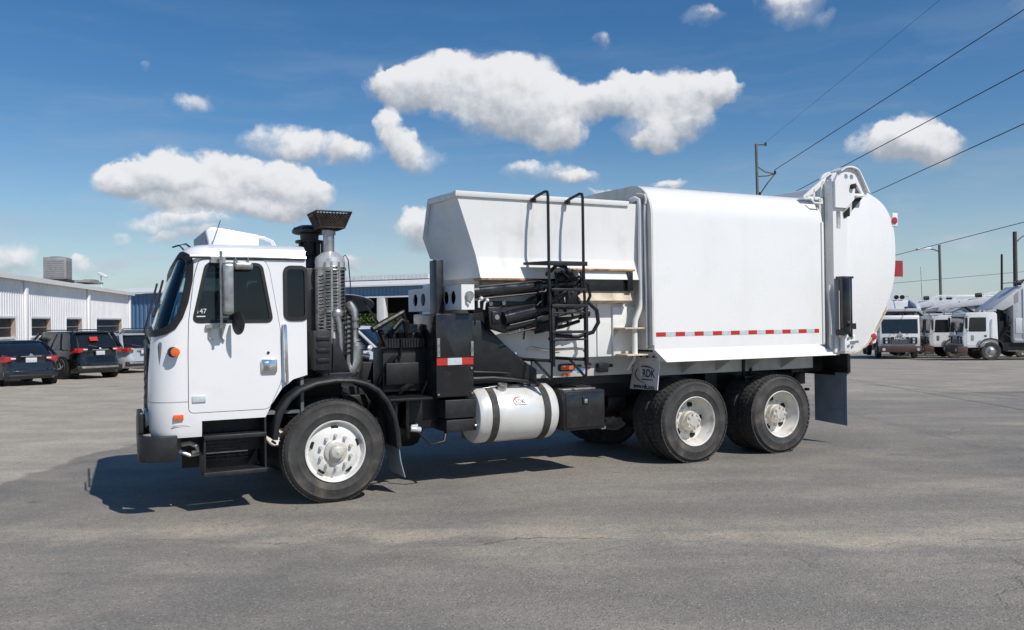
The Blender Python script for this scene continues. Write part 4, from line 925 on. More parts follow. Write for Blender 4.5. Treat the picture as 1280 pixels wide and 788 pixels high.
for k in range(8):
    p = Vector((rr.uniform(2.4, 2.95), rr.uniform(.05, .2), rr.uniform(1.95, 2.34))); q = p + Vector((rr.uniform(-.3, .3), rr.uniform(-.04, .1), rr.uniform(-.45, -.1)))
    md = (p+q)/2 + Vector((rr.uniform(-.15, .15), -.10, rr.uniform(-.05, .12)))
    m.tube([p*(1-t)**2 + md*2*t*(1-t) + q*t*t for t in [j/8 for j in range(9)]], rr.choice([.010, .014, .018]), 6)
m.tube([(2.70, .1, 2.22), (2.86, .06, 2.28), (3.0, .06, 2.18), (3.02, .06, 2.05), (2.98, .08, 1.95)], .018)
m.tube([(2.85, .12, 1.90), (3.0, .06, 1.97), (3.10, .05, 1.88), (3.12, .05, 1.74), (3.05, .06, 1.63), (2.88, .12, 1.58), (2.6, .15, 1.60)], .024, 8)
m.tube([(2.5, .2, 2.28), (2.60, .1, 2.40), (2.72, .1, 2.38), (2.8, .15, 2.26)], .022)
m.build('hydraulic_hose', BLACK, vb)
m = MB(); m.tube([(2.30, .28, 1.43), (2.34, .26, 1.47), (2.42, .26, 1.45), (2.55, .26, 1.43), (2.9, .26, 1.44), (3.02, .24, 1.43), (3.05, .24, 1.40)], .016); m.tube([(2.62, .25, 1.50), (2.60, .24, 1.40), (2.57, .25, 1.32)], .006, 5); m.tube([(2.62, .25, 1.52), (2.72, .22, 1.56), (2.82, .25, 1.53)], .007, 5); m.build('release_cable', STEEL, vb)
m = MB(); m.tube([(1.60, .06, 1.92), (1.60, .06, 1.99), (1.63, .06, 2.02)], .012); m.tube([(1.66, .06, 1.90), (1.67, .06, 1.97), (1.70, .06, 2.0)], .012)
for p in ((1.63, .055, 2.02), (1.70, .055, 2.0)): m.sphere(p, .022, 10, 6)
m.build('grease_fitting', WHINK, T)
# ---- boarding ladder
XL, XR, YL = 2.385, 2.835, -.10
m = MB()
for x in (XL, XR):
    m.tube([(x-.055, .19, 3.135), (x-.05, .10, 3.165), (x-.01, -.05, 3.205), (x, -.085, 3.20), (x, YL, 3.16), (x, YL, 3.10), (x, YL, 2.4), (x+.01, YL, 1.96), (x+.015, YL, 1.30)], .0175, 8); m.box(x-.085, x-.02, .135, .16, 3.11, 3.155)
lad = m.build('ladder', BLACK, T)
m = MB()
for x in (XL+.035, XR+.02): m.box(x-.018, x+.018, YL-.03, YL+.02, 1.26, 1.95)
m.build('ladder_rail', BLACK, lad, bev=.006)
m = MB(); m.loft([[(2.20, .16, 2.43), (2.36, -.15, 2.43), (2.86, -.15, 2.43), (2.86, .16, 2.43)], [(2.20, .16, 2.40), (2.36, -.15, 2.38), (2.86, -.15, 2.38), (2.86, .16, 2.40)]]); m.build('rung', PLASTIC, lad, bev=.004)
for z, y0, y1, h in ((2.10, -.14, -.06, .028), (1.915, -.14, -.05, .035), (1.845, -.12, -.09, .02), (1.625, -.14, -.06, .032), (1.545, -.15, -.07, .022)):
    m = MB(); m.box(XL+.015, XR+.02, y0, y1, z, z+h); m.build('rung', PLASTIC, lad, bev=.005)
m = MB()
for x in (XL, XR):
    m.tube([(x-.15, .30, 1.335), (x-.12, .0, 1.335), (x+.02, -.08, 1.325)], .02, 6); m.tube([(x-.12, .02, 1.32), (x-.04, -.02, 1.22), (x+.035, -.06, 1.12)], .016, 6); m.tube([(x+.03, -.09, 1.30), (x+.035, -.07, 1.12)], .014, 6)
m.build('ladder_foot', BLACK, lad)
# ---- tailgate
GREYM2 = pmat('recess_shade', (.22, .20, .17), .8, var=.2, scale=8)  # grey-brown colour stands in for the shade inside the tail post slot
def cr(pts, k=5):
    out = []; n = len(pts)
    for i in range(n-1):
        p0, p1, p2, p3 = (Vector(pts[max(i-1, 0)]), Vector(pts[i]), Vector(pts[i+1]), Vector(pts[min(i+2, n-1)]))
        for j in range(k):
            t = j/k; out.append(tuple(.5*((2*p1)+(p2-p0)*t+(2*p0-5*p1+4*p2-p3)*t*t+(3*p1-p0-3*p2+p3)*t**3)))
    return out+[tuple(pts[-1])]
TG = [(6.80, 1.27)] + cr([(7.08, 1.262), (7.19, 1.275), (7.33, 1.31), (7.46, 1.39), (7.71, 1.66), (7.97, 2.06), (8.07, 2.40), (8.085, 2.86), (8.01, 3.14), (7.83, 3.36), (7.50, 3.505), (7.2, 3.56), (6.80, 3.56)])
m = MB(); m.prism(TG, 'y', -.04, 2.48); tg = m.build('tailgate', WHITE, T, bev=.02, smooth=25)
m = MB()
rail = [p for p in TG if p[0] > 7.1]
for y in (-.055, 2.44): m.loft([[(x, y, z), (x, y+.055, z), (x+.015*math.copysign(1, x-7.4), y+.055, z-.012), (x+.015*math.copysign(1, x-7.4), y, z-.012)] for x, z in rail[1:22]])
m.build('tailgate_flange', RUSTY, tg)
m = MB()
for y in (-.10, 2.40): m.box(6.785, 7.05, y, y+.14, 1.29, 3.60)
me = m.mesh('tmp', None, smooth=0); c = MB()
for y in (-.10, 2.5): c.prism(rounded([(6.845, 2.96), (6.925, 2.96), (6.925, 3.20), (6.845, 3.20)], .02), 'y', y-.05, y+.12)
post = finish(boolean(me, c, 'DIFFERENCE'), 'tail_post', WHITE, tg)
m = MB(); m.box(6.842, 6.928, .018, .022, 2.957, 3.203); m.build('post_slot_shade', GREYM2, post)
HP = [(6.79, 3.24), (6.79, 3.60)] + cr([(6.80, 3.61), (6.86, 3.71), (6.95, 3.765), (7.05, 3.78), (7.15, 3.765), (7.22, 3.71), (7.27, 3.66)], 4) + [(7.40, 3.44), (7.30, 3.40), (7.17, 3.38), (7.00, 3.24)]
for y in (-.14, .14):
    m = MB(); m.prism(HP, 'y', y, y+.035); c = MB()
    for x in (6.995, 7.10): c.cyl((x, y-.05, 3.665), (x, y+.1, 3.665), .036, n=18)
    c.prism([(7.175, 3.60), (7.295, 3.45), (7.16, 3.445)], 'y', y-.05, y+.1)
    finish(boolean(m.mesh('tmp', None, smooth=0), c, 'DIFFERENCE'), 'hinge_plate', WHITE, tg)
m = MB(); m.cyl((7.10, -.19, 3.535), (7.10, .2, 3.535), .035, n=14); m.build('hinge_pin', DARK, tg)
m = MB(); m.loft([[(x, y, z) for x, z in cr([(6.86, 3.74), (6.95, 3.79), (7.05, 3.805), (7.15, 3.79), (7.23, 3.73), (7.40, 3.47)], 3)] + [(x, y, z) for x, z in reversed(cr([(6.86, 3.72), (6.95, 3.77), (7.05, 3.785), (7.15, 3.77), (7.22, 3.72), (7.38, 3.46)], 3))] for y in (-.19, .0)])
m.prism([(7.16, 3.42), (7.40, 3.44), (7.40, 3.42), (7.16, 3.40)], 'y', -.17, .02); m.build('hinge_cover', WHITE, tg)
m = MB(); m.prism([(7.03, 3.30), (7.13, 3.40), (7.34, 3.40), (7.10, 3.16), (6.98, 3.10), (6.96, 3.17)], 'y', -.10, -.055); m.build('hinge_gusset', GREYW, tg)
m = MB(); m.prism([(7.16, 3.40), (7.34, 3.40), (7.15, 3.23)], 'y', -.115, -.098); m.prism([(6.98, 3.18), (7.09, 3.26), (7.09, 3.14), (6.99, 3.11)], 'y', -.115, -.098); m.build('gusset_opening', HOLE, tg)
m = MB()
for y in (.06,):
    m.prism([(6.42, 3.40), (6.92, 3.74), (6.96, 3.71), (6.66, 3.48), (6.60, 3.44), (6.47, 3.37)], 'y', y, y+.04); m.prism([(6.60, 3.50), (6.63, 3.52), (6.63, 3.36), (6.60, 3.36)], 'y', y, y+.10); m.prism([(6.42, 3.40), (6.78, 3.40), (6.78, 3.36), (6.42, 3.36)], 'y', y, y+.10); m.prism([(6.74, 3.60), (6.80, 3.64), (6.80, 3.40), (6.76, 3.40)], 'y', y, y+.04)
    m.tube([(6.50, .02, 3.37), (6.54, -.01, 3.30), (6.68, -.01, 3.30), (6.70, .02, 3.37)], .016, 6)
m.build('hinge_arm', WHITE, tg, bev=.004)
m = MB(); m.box(8.02, 8.13, -.05, .25, 3.04, 3.235); m.box(8.02, 8.12, 2.2, 2.49, 3.04, 3.235); lb = m.build('lamp_box', WHITE, tg, bev=.01)
m = MB(); m.cyl((8.055, -.045, 3.125), (8.055, -.065, 3.125), .048, n=18); m.build('tail_lamp', REDL, lb, bev=.005)
m = MB(); m.prism(rounded([(7.36, 1.34), (7.66, 1.40), (7.68, 1.56), (7.45, 1.56)], .03), 'y', -.036, .06); m.build('lamp_plate', WHITE, tg, bev=.006)
for x, z, r in ((7.60, 1.485, .046), (7.54, 1.40, .030)):
    m = MB(); m.cyl((x, -.035, z), (x, -.058, z), r, n=18); m.build('tail_lamp', REDL, tg, bev=.005)
m = MB(); m.box(8.10, 8.33, .04, .052, 2.335, 2.565); m.box(8.05, 8.12, .05, .06, 2.42, 2.46); m.build('warning_flag', REDF, tg)
m = MB(); m.cyl((6.845, -.225, 1.55), (6.845, -.225, 2.29), .068, n=20); m.cyl((6.97, -.20, 1.50), (6.97, -.20, 2.28), .028, n=12); m.box(6.79, 7.0, -.24, -.12, 2.28, 2.31); m.box(6.92, 7.0, -.2, -.15, 1.5, 2.3); tc_ = m.build('tailgate_cylinder', BLACKG, tg, bev=.005)
m = MB(); m.box(6.74, 6.80, -.26, -.16, 1.52, 1.60); m.box(6.98, 7.08, -.2, -.15, 1.60, 1.68); m.sphere((6.83, -.28, 1.68), .04); m.build('cylinder_fitting', DARK, tc_)
m = MB(); m.box(6.86, 7.06, -.20, -.12, 1.30, 1.53); m.build('latch_plate', WHITE, tg, bev=.006)
m = MB()
for x, z in ((6.92, 1.48), (6.99, 1.49), (6.92, 1.38), (6.99, 1.37)): m.cyl((x, -.215, z), (x, -.195, z), .02, n=8)
m.box(6.96, 7.1, -.22, -.2, 1.415, 1.445); m.build('latch_bolt', STEEL, tg)
m = MB(); m.tube([(6.74, -.05, 2.2), (6.74, -.08, 1.7), (6.73, -.08, 1.42), (6.76, -.06, 1.34)], .022); m.build('tail_pipe_line', GREYW, tg)
m = MB(); m.box(6.692, 6.80, .05, 2.39, 1.30, 3.38); m.build('body_seal', GREYW, body)
m = MB(); m.box(6.66, 6.695, -.02, .05, 1.40, 3.05); m.box(6.66, 6.695, 2.39, 2.46, 1.40, 3.05); m.build('rear_bolster', WHITE, body, bev=.006)
m = MB(); m.box(6.6, 7.7, .5, 2.0, 1.0, 1.2); m.box(7.2, 7.5, .3, 2.1, .95, 1.05); m.build('rear_crossmember', BLACK, T)

# ------------------------------------------------------------------ parked cars
# car frame: x forward from the rear bumper, y to the left, z up
def car(name, label, cat, loc, heading, paint, L=4.7, W=1.82, H=1.46, zb=.92, hood=.88, glass=(.35, 1.0, 3.0, 3.85), wheels=(.95, 3.65), r=.33, style='sedan', group='cars parked in the lot', plate=True):
    root = empty(name, (loc[0], loc[1], gz(loc[0], loc[1])), heading, label, cat, group)
    def plan(z, t, n=14):
        # rounded plan outline of the body at height fraction t
        pts = []; hw = W/2*(.90+.10*math.sin(math.pi*min(.18+t*.8, 1)**.8)); x0 = .10*(1-t)*0 + (.10 if t < .15 else .02 if t < .6 else .10 if style != 'sedan' else .05); x1 = L-(.12 if t < .15 else .0 if t < .55 else .12+.35*(t-.55))
        e = 5.0
        for k in range(n*4):
            a = 2*math.pi*k/(n*4); cx, sx = math.cos(a), math.sin(a)
            x = (x0+x1)/2 + (x1-x0)/2*math.copysign(abs(cx)**(2/e), cx); y = hw*math.copysign(abs(sx)**(2/e), sx)
            pts.append((x, y))
        return pts
    def deck(x):
        f = sst(x, glass[3]-.9, L); d = zb - (zb-hood)*sst(x, glass[3]-.5, glass[3]) - .20*sst(x, glass[3]+.1, L+.35)
        return d
    rings = []
    for t in (0, .1, .25, .45, .62, .8, .93, 1.0):
        z0 = .22; rings.append([(x, y*(1 if t < .95 else .965), z0 + t*(deck(x)-z0)) for x, y in plan(0, t)])
    m = MB(); m.loft(rings); body = m.build('body', paint, root, smooth=32)
    # greenhouse
    rl, ru, fu, fl = glass; wb, wt = W/2*.93, W/2*.74
    def gring(t, o=0):
        x0, x1 = rl+(ru-rl)*t, fl+(fu-fl)*t; hw = wb+(wt-wb)*t; z = zb-.03+(H-.05-zb+.03)*t; pts = []; e = 6
        for k in range(48):
            a = 2*math.pi*k/48; c, s = math.cos(a), math.sin(a)
            pts.append(((x0+x1)/2+((x1-x0)/2+o)*math.copysign(abs(c)**(2/e), c), (hw+o)*math.copysign(abs(s)**(2/e), s), z))
        return pts
    m = MB(); m.loft([gring(0), gring(.5, .012), gring(.97)]); cab_ = m.build('window', CGLASS, root)
    m = MB(); top = gring(1.0, .02); m.loft([gring(.93, .012), gring(.985, .02), [(x*.96+.02*L, y*.90, H-.015) for x, y, z in top], [(x*.8+.1*L, y*.6, H) for x, y, z in top]]); m.build('roof', paint, root, smooth=60)
    m = MB()
    for s in (1, -1):
        q = lambda x, t: (x, s*((wb+(wt-wb)*t)*1.0+.004), zb-.03+(H-.05-zb+.03)*t)
        m.tube([q(fl-.06, 0), q(fu-.02, .96)], .045, 6); m.tube([q(rl+.12, 0), q(ru+.08, .96)], .075 if style != 'sedan' else .06, 6); m.tube([q((rl+fl)/2-.1, 0), q((ru+fu)/2-.12, .96)], .03, 6)
        if style != 'sedan': m.tube([q(rl+1.0, 0), q(ru+.85, .96)], .04, 6)
    m.build('pillar', paint, root)
    # wheels in dark arches
    for wx in wheels:
        for s in (1, -1):
            m = MB(); m.cyl((wx, s*(W/2-.30), r), (wx, s*(W/2+.006), r+.02), r+.07, n=28); m.build('wheel_arch', HOLE, root)
            m = MB(); m.lathe([(r*.62, s*(W/2+.012)), (r*.9, s*(W/2+.016)), (r, s*(W/2-.02)), (r, s*(W/2-.20)), (r*.6, s*(W/2-.2))], (wx, 0, r), 'y', 28); wh = m.build('wheel', RUBBER, root)
            m = MB(); m.lathe([(r*.64, s*(W/2+.010)), (r*.60, s*(W/2-.02)), (.001, s*(W/2-.015))], (wx, 0, r), 'y', 24)
            for k in range(5):
                a = 2*math.pi*k/5; m.obox((wx+math.cos(a)*r*.33, s*(W/2-.004), r+math.sin(a)*r*.33), (r*.55, .025, .05), (0, -a, 0))
            m.build('rim', STEEL, wh)
    # rear end
    hw = W/2
    m = MB(); m.box(-.01, .12, -hw*.86, hw*.86, .30, .50); m.build('rear_bumper', PLASTIC if style != 'sedan' else paint, root, bev=.03)
    m = MB(); m.box(-.018, .03, -hw*.70, hw*.70, .30 if style == 'sedan' else .40, .36 if style == 'sedan' else .47); m.build('bumper_trim', STEEL if style != 'sedan' else PLASTIC, root, bev=.01)
    for s in (1, -1):
        m = MB(); z = zb-.14 if style == 'sedan' else zb-.06
        pl = [(s*hw*.80, z+.08), (s*hw*.58, z+.09), (s*hw*.46, z+.06), (s*hw*.52, z-.02), (s*hw*.80, z-.09)]
        bk = [(.42, s*hw*.985, z+.09), (.10, s*hw*.58, z+.09), (.10, s*hw*.46, z+.06), (.10, s*hw*.52, z-.02), (.30, s*hw*.985, z-.07)]
        m.loft([[(.015, y, zz) for y, zz in pl], bk]); m.build('tail_light', REDL, root, bev=.012)
        m = MB(); m.obox((-.004, s*hw*.56, z+.03), (.03, hw*.16, .05)); m.build('reverse_light', SILT, root, bev=.01)
        m = MB(); m.sphere((fl-.25, s*(W/2+.10), zb+.06), (.07, .12, .08), 12, 8); m.build('mirror', paint, root)
        m = MB(); m.obox((1.75, s*(W/2+.002), zb-.12), (.16, .02, .025)); m.obox((2.75, s*(W/2+.002), zb-.12), (.16, .02, .025)); m.build('door_handle', CHROME, root)
    if plate:
        m = MB(); m.box(-.022, .04, -.16, .16, zb-.24, zb-.09); m.build('licence_plate', SILT, root, bev=.004)
    m = MB(); m.box(-.018, .04, -.30, .30, zb-.055, zb-.03); m.sphere((-.01, 0, zb+.0), (.02, .06, .045), 10, 6); m.build('chrome_trim', CHROME, root)
    if style != 'sedan':
        m = MB(); m.loft([[(rl+.06, y, zb+.02), (ru+.03, y*.86, H-.16), (ru-.03, y*.86, H-.16), (rl-.03, y, zb+.02)] for y in (-hw*.74, hw*.74)]); m.build('rear_window', CGLASS, root)
        m = MB(); m.box(ru-.12, ru+.3, -hw*.66, hw*.66, H-.07, H-.035); m.build('spoiler', paint, root, bev=.012)
        m = MB()
        for s in (1, -1): m.tube([(ru+.3, s*hw*.60, H-.01), (ru+.5, s*hw*.62, H+.045), (fu-.3, s*hw*.62, H+.045), (fu-.1, s*hw*.60, H-.01)], .02, 6)
        m.build('roof_rail', PLASTIC, root)
        m = MB(); m.tube([(rl-.02, .1, zb+.06), (rl+.08, .35, zb+.12), (rl+.16, .5, zb+.16)], .012, 5); m.build('rear_wiper', TRIM, root)
    # front
    m = MB(); m.box(L-.10, L+.012, -hw*.55, hw*.55, .40, .62); m.build('front_grille', PLASTIC, root, bev=.02)
    for s in (1, -1):
        m = MB(); m.obox((L-.20, s*hw*.74, .66), (.36, .34, .14), (0, 0, s*-.25)); m.build('headlight', SILT, root, bev=.03)
    return root
def carpaint(name, c): return pmat(name, c, .18, .25, var=.06, scale=2, dirt=(GR, .08, 3), coat=.9)
P_NAVY = carpaint('dark_blue_car_paint', (.010, .012, .020)); P_BLK = carpaint('black_car_paint', (.008, .009, .009)); P_SIL = carpaint('silver_car_paint', (.50, .52, .54)); P_WHT = carpaint('white_car_paint', (.74, .75, .76)); P_RED = carpaint('red_car_paint', (.35, .025, .03)); P_GRY = carpaint('grey_car_paint', (.12, .135, .14))
car('parked_sedan', 'dark blue sedan parked leftmost with its boot towards the yard', 'car', (-15.55, 27.15), R(134), P_NAVY, L=4.75, W=1.84, H=1.46, zb=1.0, hood=.92, glass=(.45, 1.25, 2.9, 3.75), wheels=(.98, 3.75), r=.33)
car('parked_suv', 'black sport utility car with red rear window sticker parked beside the dark sedan', 'car', (-15.25, 31.1), R(143), P_BLK, L=5.0, W=1.96, H=1.76, zb=1.12, hood=1.06, glass=(.10, .55, 3.2, 3.95), wheels=(.98, 3.88), r=.38, style='suv')
car('parked_crossover', 'silver hatchback crossover half hidden by the truck cab', 'car', (-15.4, 35.2), R(141), P_SIL, L=4.5, W=1.84, H=1.66, zb=1.05, hood=1.0, glass=(.10, .60, 2.9, 3.6), wheels=(.9, 3.5), r=.34, style='suv')
car('parked_suv', 'grey sport utility car behind the silver crossover, only its roof and windows showing', 'car', (-16.4, 39.8), R(141), P_GRY, L=4.9, W=1.95, H=1.85, zb=1.12, hood=1.06, glass=(.10, .45, 3.2, 3.9), wheels=(.98, 3.8), r=.37, style='suv')
car('parked_suv', 'white sport utility car seen side-on between the exhaust stack and the engine', 'car', (-7.42, 26.86), R(-15), P_WHT, L=4.9, W=1.95, H=1.82, zb=1.12, hood=1.05, glass=(.10, .5, 3.0, 3.85), wheels=(.98, 3.8), r=.37, style='suv', group='cars parked by the open shed')
car('parked_suv', 'white car facing the yard beneath the white shed column', 'car', (-5.3, 44.6), R(-100), P_WHT, L=4.7, W=1.9, H=1.75, zb=1.08, hood=1.02, glass=(.10, .5, 3.0, 3.8), wheels=(.95, 3.7), r=.36, style='suv', group='cars parked by the open shed')
car('parked_van', 'red van standing under the open shed behind the engine', 'car', (-2.4, 47.2), R(180), P_RED, L=5.0, W=1.95, H=2.05, zb=1.2, hood=1.1, glass=(.10, .4, 3.4, 4.1), wheels=(.98, 3.9), r=.37, style='suv', group='cars parked by the open shed')
m = MB(); m.loft([[(.22, y, 1.40), (.30, y, 1.55), (.28, y, 1.555), (.20, y, 1.405)] for y in (-.02, .28)])
st_ = m.build('window_sticker', REDT, bpy.data.objects['parked_suv'])
for a, b_ in (((-14.6, 30.0), (-18.6, 33.6)), ((-14.5, 25.2), (-18.2, 28.9)), ((-14.4, 33.9), (-18.5, 37.6)), ((-14.6, 37.9), (-18.6, 41.6)), ((-13.6, 24.9), (-17.0, 24.0)), ((-14.4, 25.9), (-12.3, 26.4))):
    ground_line(a, b_)

# ------------------------------------------------------------------ buildings
def corr(name, c, dirt=.15):
    return pmat(name, c, .45, var=.05, scale=.5, dirt=(GR, dirt, .8), streak=(GR, dirt, 2.0))
METALW = corr('white_sheet_metal', (.82, .82, .82), .08); METALB = corr('blue_sheet_metal', (.10, .20, .34)); ROOFW = corr('white_roof_metal', (.76, .75, .73), .12); CONC = pmat('concrete_column', (.62, .62, .60), .7, var=.08)
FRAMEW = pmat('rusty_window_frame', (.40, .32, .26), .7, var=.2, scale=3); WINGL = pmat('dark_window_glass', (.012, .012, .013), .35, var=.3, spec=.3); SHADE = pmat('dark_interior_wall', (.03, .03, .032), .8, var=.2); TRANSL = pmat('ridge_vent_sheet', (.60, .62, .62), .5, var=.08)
GREYM = pmat('grey_unit_metal', (.27, .26, .25), .5, var=.12, scale=2, dirt=(GR, .3, 2))
def ribbed(p, q, z0, z1, pitch=.30, amp=.028, holes=(), n_out=None):
    """corrugated sheet between plan points p, q with rectangular holes (s0, s1, za, zb) along it"""
    p, q = Vector(p), Vector(q); t = (q-p).normalized(); Lw = (q-p).length; n = Vector((t.y, -t.x)) if n_out is None else n_out
    m = MB(); s = 0; cuts = sorted({0, Lw} | {h[0] for h in holes} | {h[1] for h in holes}); k = 0
    xs = []
    while s < Lw:
        for d, o in ((0, 0), (.42, 0), (.5, 1), (.92, 1)): xs.append((s+d*pitch, o*amp))
        s += pitch
    for c in cuts: xs.append((c, None))
    xs = sorted((x for x in xs if x[0] <= Lw+1e-6), key=lambda x: x[0]); last = 0; pts = []
    for x, o in xs:
        if o is None: o = last
        last = o; pts.append((x, o))
    for (a, oa), (b_, ob) in zip(pts, pts[1:]):
        if b_-a < 1e-5: continue
        mid = (a+b_)/2; spans = [(z0, z1)]
        for h in holes:
            if h[0]-1e-4 < mid < h[1]+1e-4: spans = [sp for u, v in spans for sp in ((u, min(v, h[2])), (max(u, h[3]), v)) if sp[1]-sp[0] > .01]
        for u, v in spans:
            A, B = p+t*a+n*oa, p+t*b_+n*ob
            m.poly([(A.x, A.y, u), (B.x, B.y, u), (B.x, B.y, v), (A.x, A.y, v)])
    bmesh.ops.remove_doubles(m.bm, verts=m.bm.verts, dist=.001)
    return m
def slab(m, p, q, n, d0, d1, z0, z1):
    """box along p-q, from d0 to d1 along n"""
    P = [p+n*d0, q+n*d0, q+n*d1, p+n*d1]; m.loft([[(v.x, v.y, z) for v in P] for z in (z0, z1)]); return m
# white workshop along the left
A_ = Vector((-27.3, 60.0)); tdir = Vector((-27.3+21.9, 60.0-36.0)).normalized(); B_ = A_-tdir*44; nrm = Vector((tdir.y, -tdir.x))     # nrm faces the yard
wh = empty('workshop', (A_.x, A_.y, -.6), 0, 'long white corrugated workshop with dark square windows on the left', 'building')
inv = Vector((A_.x, A_.y))
def loc_(v): return Vector((v.x, v.y))-inv
zb0, ze = 0.0, 4.53      # local heights: floor at -.6
LW = 44.0
def s_of(px):            # distance from the near end for a column of the photograph, along the wall
    r = (px-640)/1050.0; return (r*B_.y-B_.x)/(tdir.x-r*tdir.y)
WIN = [(s_of(a), s_of(b_)) for a, b_ in ((37.5, 62), (81.5, 101), (119.5, 151))]
WIN = [(s_of(0)-3.2, s_of(18))] + WIN
WIN = [(s_of(0)-12, s_of(0)-8)] + WIN
zw0, zw1 = 1.85, 2.78
m = ribbed(loc_(B_), loc_(A_), zb0, ze, holes=[(a, b_, zw0, zw1) for a, b_ in WIN], n_out=nrm); m.build('wall', METALW, wh, smooth=0)
m = MB(); slab(m, loc_(A_), loc_(A_)-nrm*14, tdir, -.05, .05, zb0, ze); slab(m, loc_(B_), loc_(B_)-nrm*14, tdir, -.05, .05, zb0, ze); slab(m, loc_(B_)-nrm*14, loc_(A_)-nrm*14, nrm, -.05, .05, zb0, ze); m.build('wall', METALW, wh)
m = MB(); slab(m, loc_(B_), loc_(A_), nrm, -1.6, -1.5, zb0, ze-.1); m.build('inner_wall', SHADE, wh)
m = MB(); e = .28; P = [loc_(B_)+nrm*e-tdir*.3, loc_(A_)+nrm*e+tdir*.2, loc_(A_)-nrm*7+tdir*.2, loc_(B_)-nrm*7-tdir*.3]; Q = [loc_(B_)-nrm*14.2-tdir*.3, loc_(A_)-nrm*14.2+tdir*.2]
def sheet(m, pts, th=.12): m.loft([pts, [(x, y, z+th) for x, y, z in pts]])
sheet(m, [(P[0].x, P[0].y, ze+.03), (P[1].x, P[1].y, ze+.03), (P[2].x, P[2].y, ze+.42), (P[3].x, P[3].y, ze+.42)]); sheet(m, [(P[3].x, P[3].y, ze+.421), (P[2].x, P[2].y, ze+.421), (Q[1].x, Q[1].y, ze+.03), (Q[0].x, Q[0].y, ze+.03)]); m.build('roof', ROOFW, wh)
m = MB(); slab(m, loc_(B_)-tdir*.3, loc_(A_)+tdir*.2, nrm, .283, .32, ze-.08, ze+.14); m.build('gutter', ROOFW, wh)
for px in (30, 109, 160.5):
    s = s_of(px); c = loc_(B_+tdir*s); m = MB(); slab(m, c-tdir*.17, c+tdir*.17, nrm, .04, .16, zb0, ze-.02); m.build('wall_post', METALW, wh, bev=.02)
for a, b_ in WIN:
    c0, c1 = loc_(B_+tdir*a), loc_(B_+tdir*b_)
    m = MB(); slab(m, c0, c1, nrm, -.16, .05, zw1-.06, zw1); slab(m, c0, c1, nrm, -.16, .08, zw0-.02, zw0+.06); slab(m, c0, c0+tdir*.06, nrm, -.16, .05, zw0+.06, zw1-.06); fr = m.build('window', METALW, wh)
    m = MB(); slab(m, c1-tdir*.09, c1, nrm, -.16, .05, zw0+.06, zw1-.06); m.build('window_jamb', FRAMEW, fr)
    m = MB(); slab(m, c0, c1, nrm, .052, .075, zw1-.02, zw1+.06); m.build('window_head', METALW, fr)
    m = MB(); slab(m, c0+tdir*.06, c1-tdir*.1, nrm, -.13, -.12, zw0+.06, zw1-.06); m.build('pane', WINGL, fr)
    m = MB(); slab(m, c0+tdir*.1, c1-tdir*.1, nrm, -.118, -.09, (zw0+zw1)/2-.02, (zw0+zw1)/2+.02); m.build('window_bar', GREYM, fr)
# roof plant
def ac_unit(c, hw, h, z):
    root = empty('air_conditioner', (c.x, c.y, z), math.atan2(tdir.y, tdir.x), 'grey box air conditioner standing on the white workshop roof', 'air conditioner')
    m = MB(); m.box(-hw, hw, -hw, hw, .16, h); m.build('casing', GREYM, root, bev=.03)
    m = MB(); m.box(-hw*1.15, hw*1.15, -hw*1.15, hw*1.15, .0, .15); m.build('curb', PLASTIC, root)
    m = MB()
    for k in range(9): m.box(-hw-.02, -hw-.001, -hw*.85, hw*.85, .28+k*(h-.4)/9, .32+k*(h-.4)/9); m.box(-hw*.85, hw*.85, -hw-.02, -hw-.001, .28+k*(h-.4)/9, .32+k*(h-.4)/9)
    m.build('louvre', STEEL, root)
    m = MB(); m.cyl((0, 0, h), (0, 0, h+.04), hw*.7, n=20); m.build('fan_guard', DARK, root)
    return root
c = Vector((-26.2, 48.5)); ac_unit(c, .60, 1.42, ze-.6+.35)
m = MB(); m.box(-.9, 2.2, -.5, .5, 0, .12); m.box(.8, 2.0, -.3, .3, .12, .25); tag(m.build('roof_walkway', GREYM), 'low grey metal platform on the workshop roof beside the air conditioner', 'platform').location = (-25.6, 50.4, ze-.6+.40); bpy.data.objects['roof_walkway'].rotation_euler = (0, 0, math.atan2(tdir.y, tdir.x))
sc = empty('security_camera', (-25.9, 53.0, 3.95), 0, 'white security camera on a short pole on the workshop roof', 'camera')
m = MB(); m.cyl((0, 0, 0), (0, 0, .85), .035); m.build('pole', METALW, sc)
m = MB(); m.obox((.16, -.1, .98), (.62, .2, .17), (0, R(24), R(-8))); m.box(-.06, .06, -.06, .06, .82, .93); m.build('housing', METALW, sc, bev=.03)
m = MB(); m.cyl((-28.4, 46, 3.9), (-28.4, 46, 5.0), .04); tag(m.build('vent_pipe', GREYM), 'thin grey vent pipe on the far left of the workshop roof', 'pipe')

# blue and white open shed behind
S0 = Vector((-29.0, 65.5)); S1 = Vector((6.0, 52.15)); sd = (S1-S0).normalized(); sn = Vector((sd.y, -sd.x))
shed = empty('open_shed', (S0.x, S0.y, -.95), 0, 'long open-sided shed with white roof and blue fascia behind the exhaust stack', 'shed')
def sl(s, d): v = sd*s - sn*d; return v     # s along the front, d back from the front
LS = (S1-S0).length; zs = 5.14
def sbox(m, s0, s1, d0, d1, z0, z1): m.loft([[(*sl(a, b_), z) for a, b_ in ((s0, d0), (s1, d0), (s1, d1), (s0, d1))] for z in (z0, z1)])
m = MB(); m.loft([[(*sl(-9.2, -.35), zs), (*sl(LS, -.35), zs), (*sl(LS, 7), zs+.72), (*sl(-9.2, 7), zs+.72)], [(*sl(-9.2, -.35), zs+.1), (*sl(LS, -.35), zs+.1), (*sl(LS, 7), zs+.82), (*sl(-9.2, 7), zs+.82)]])
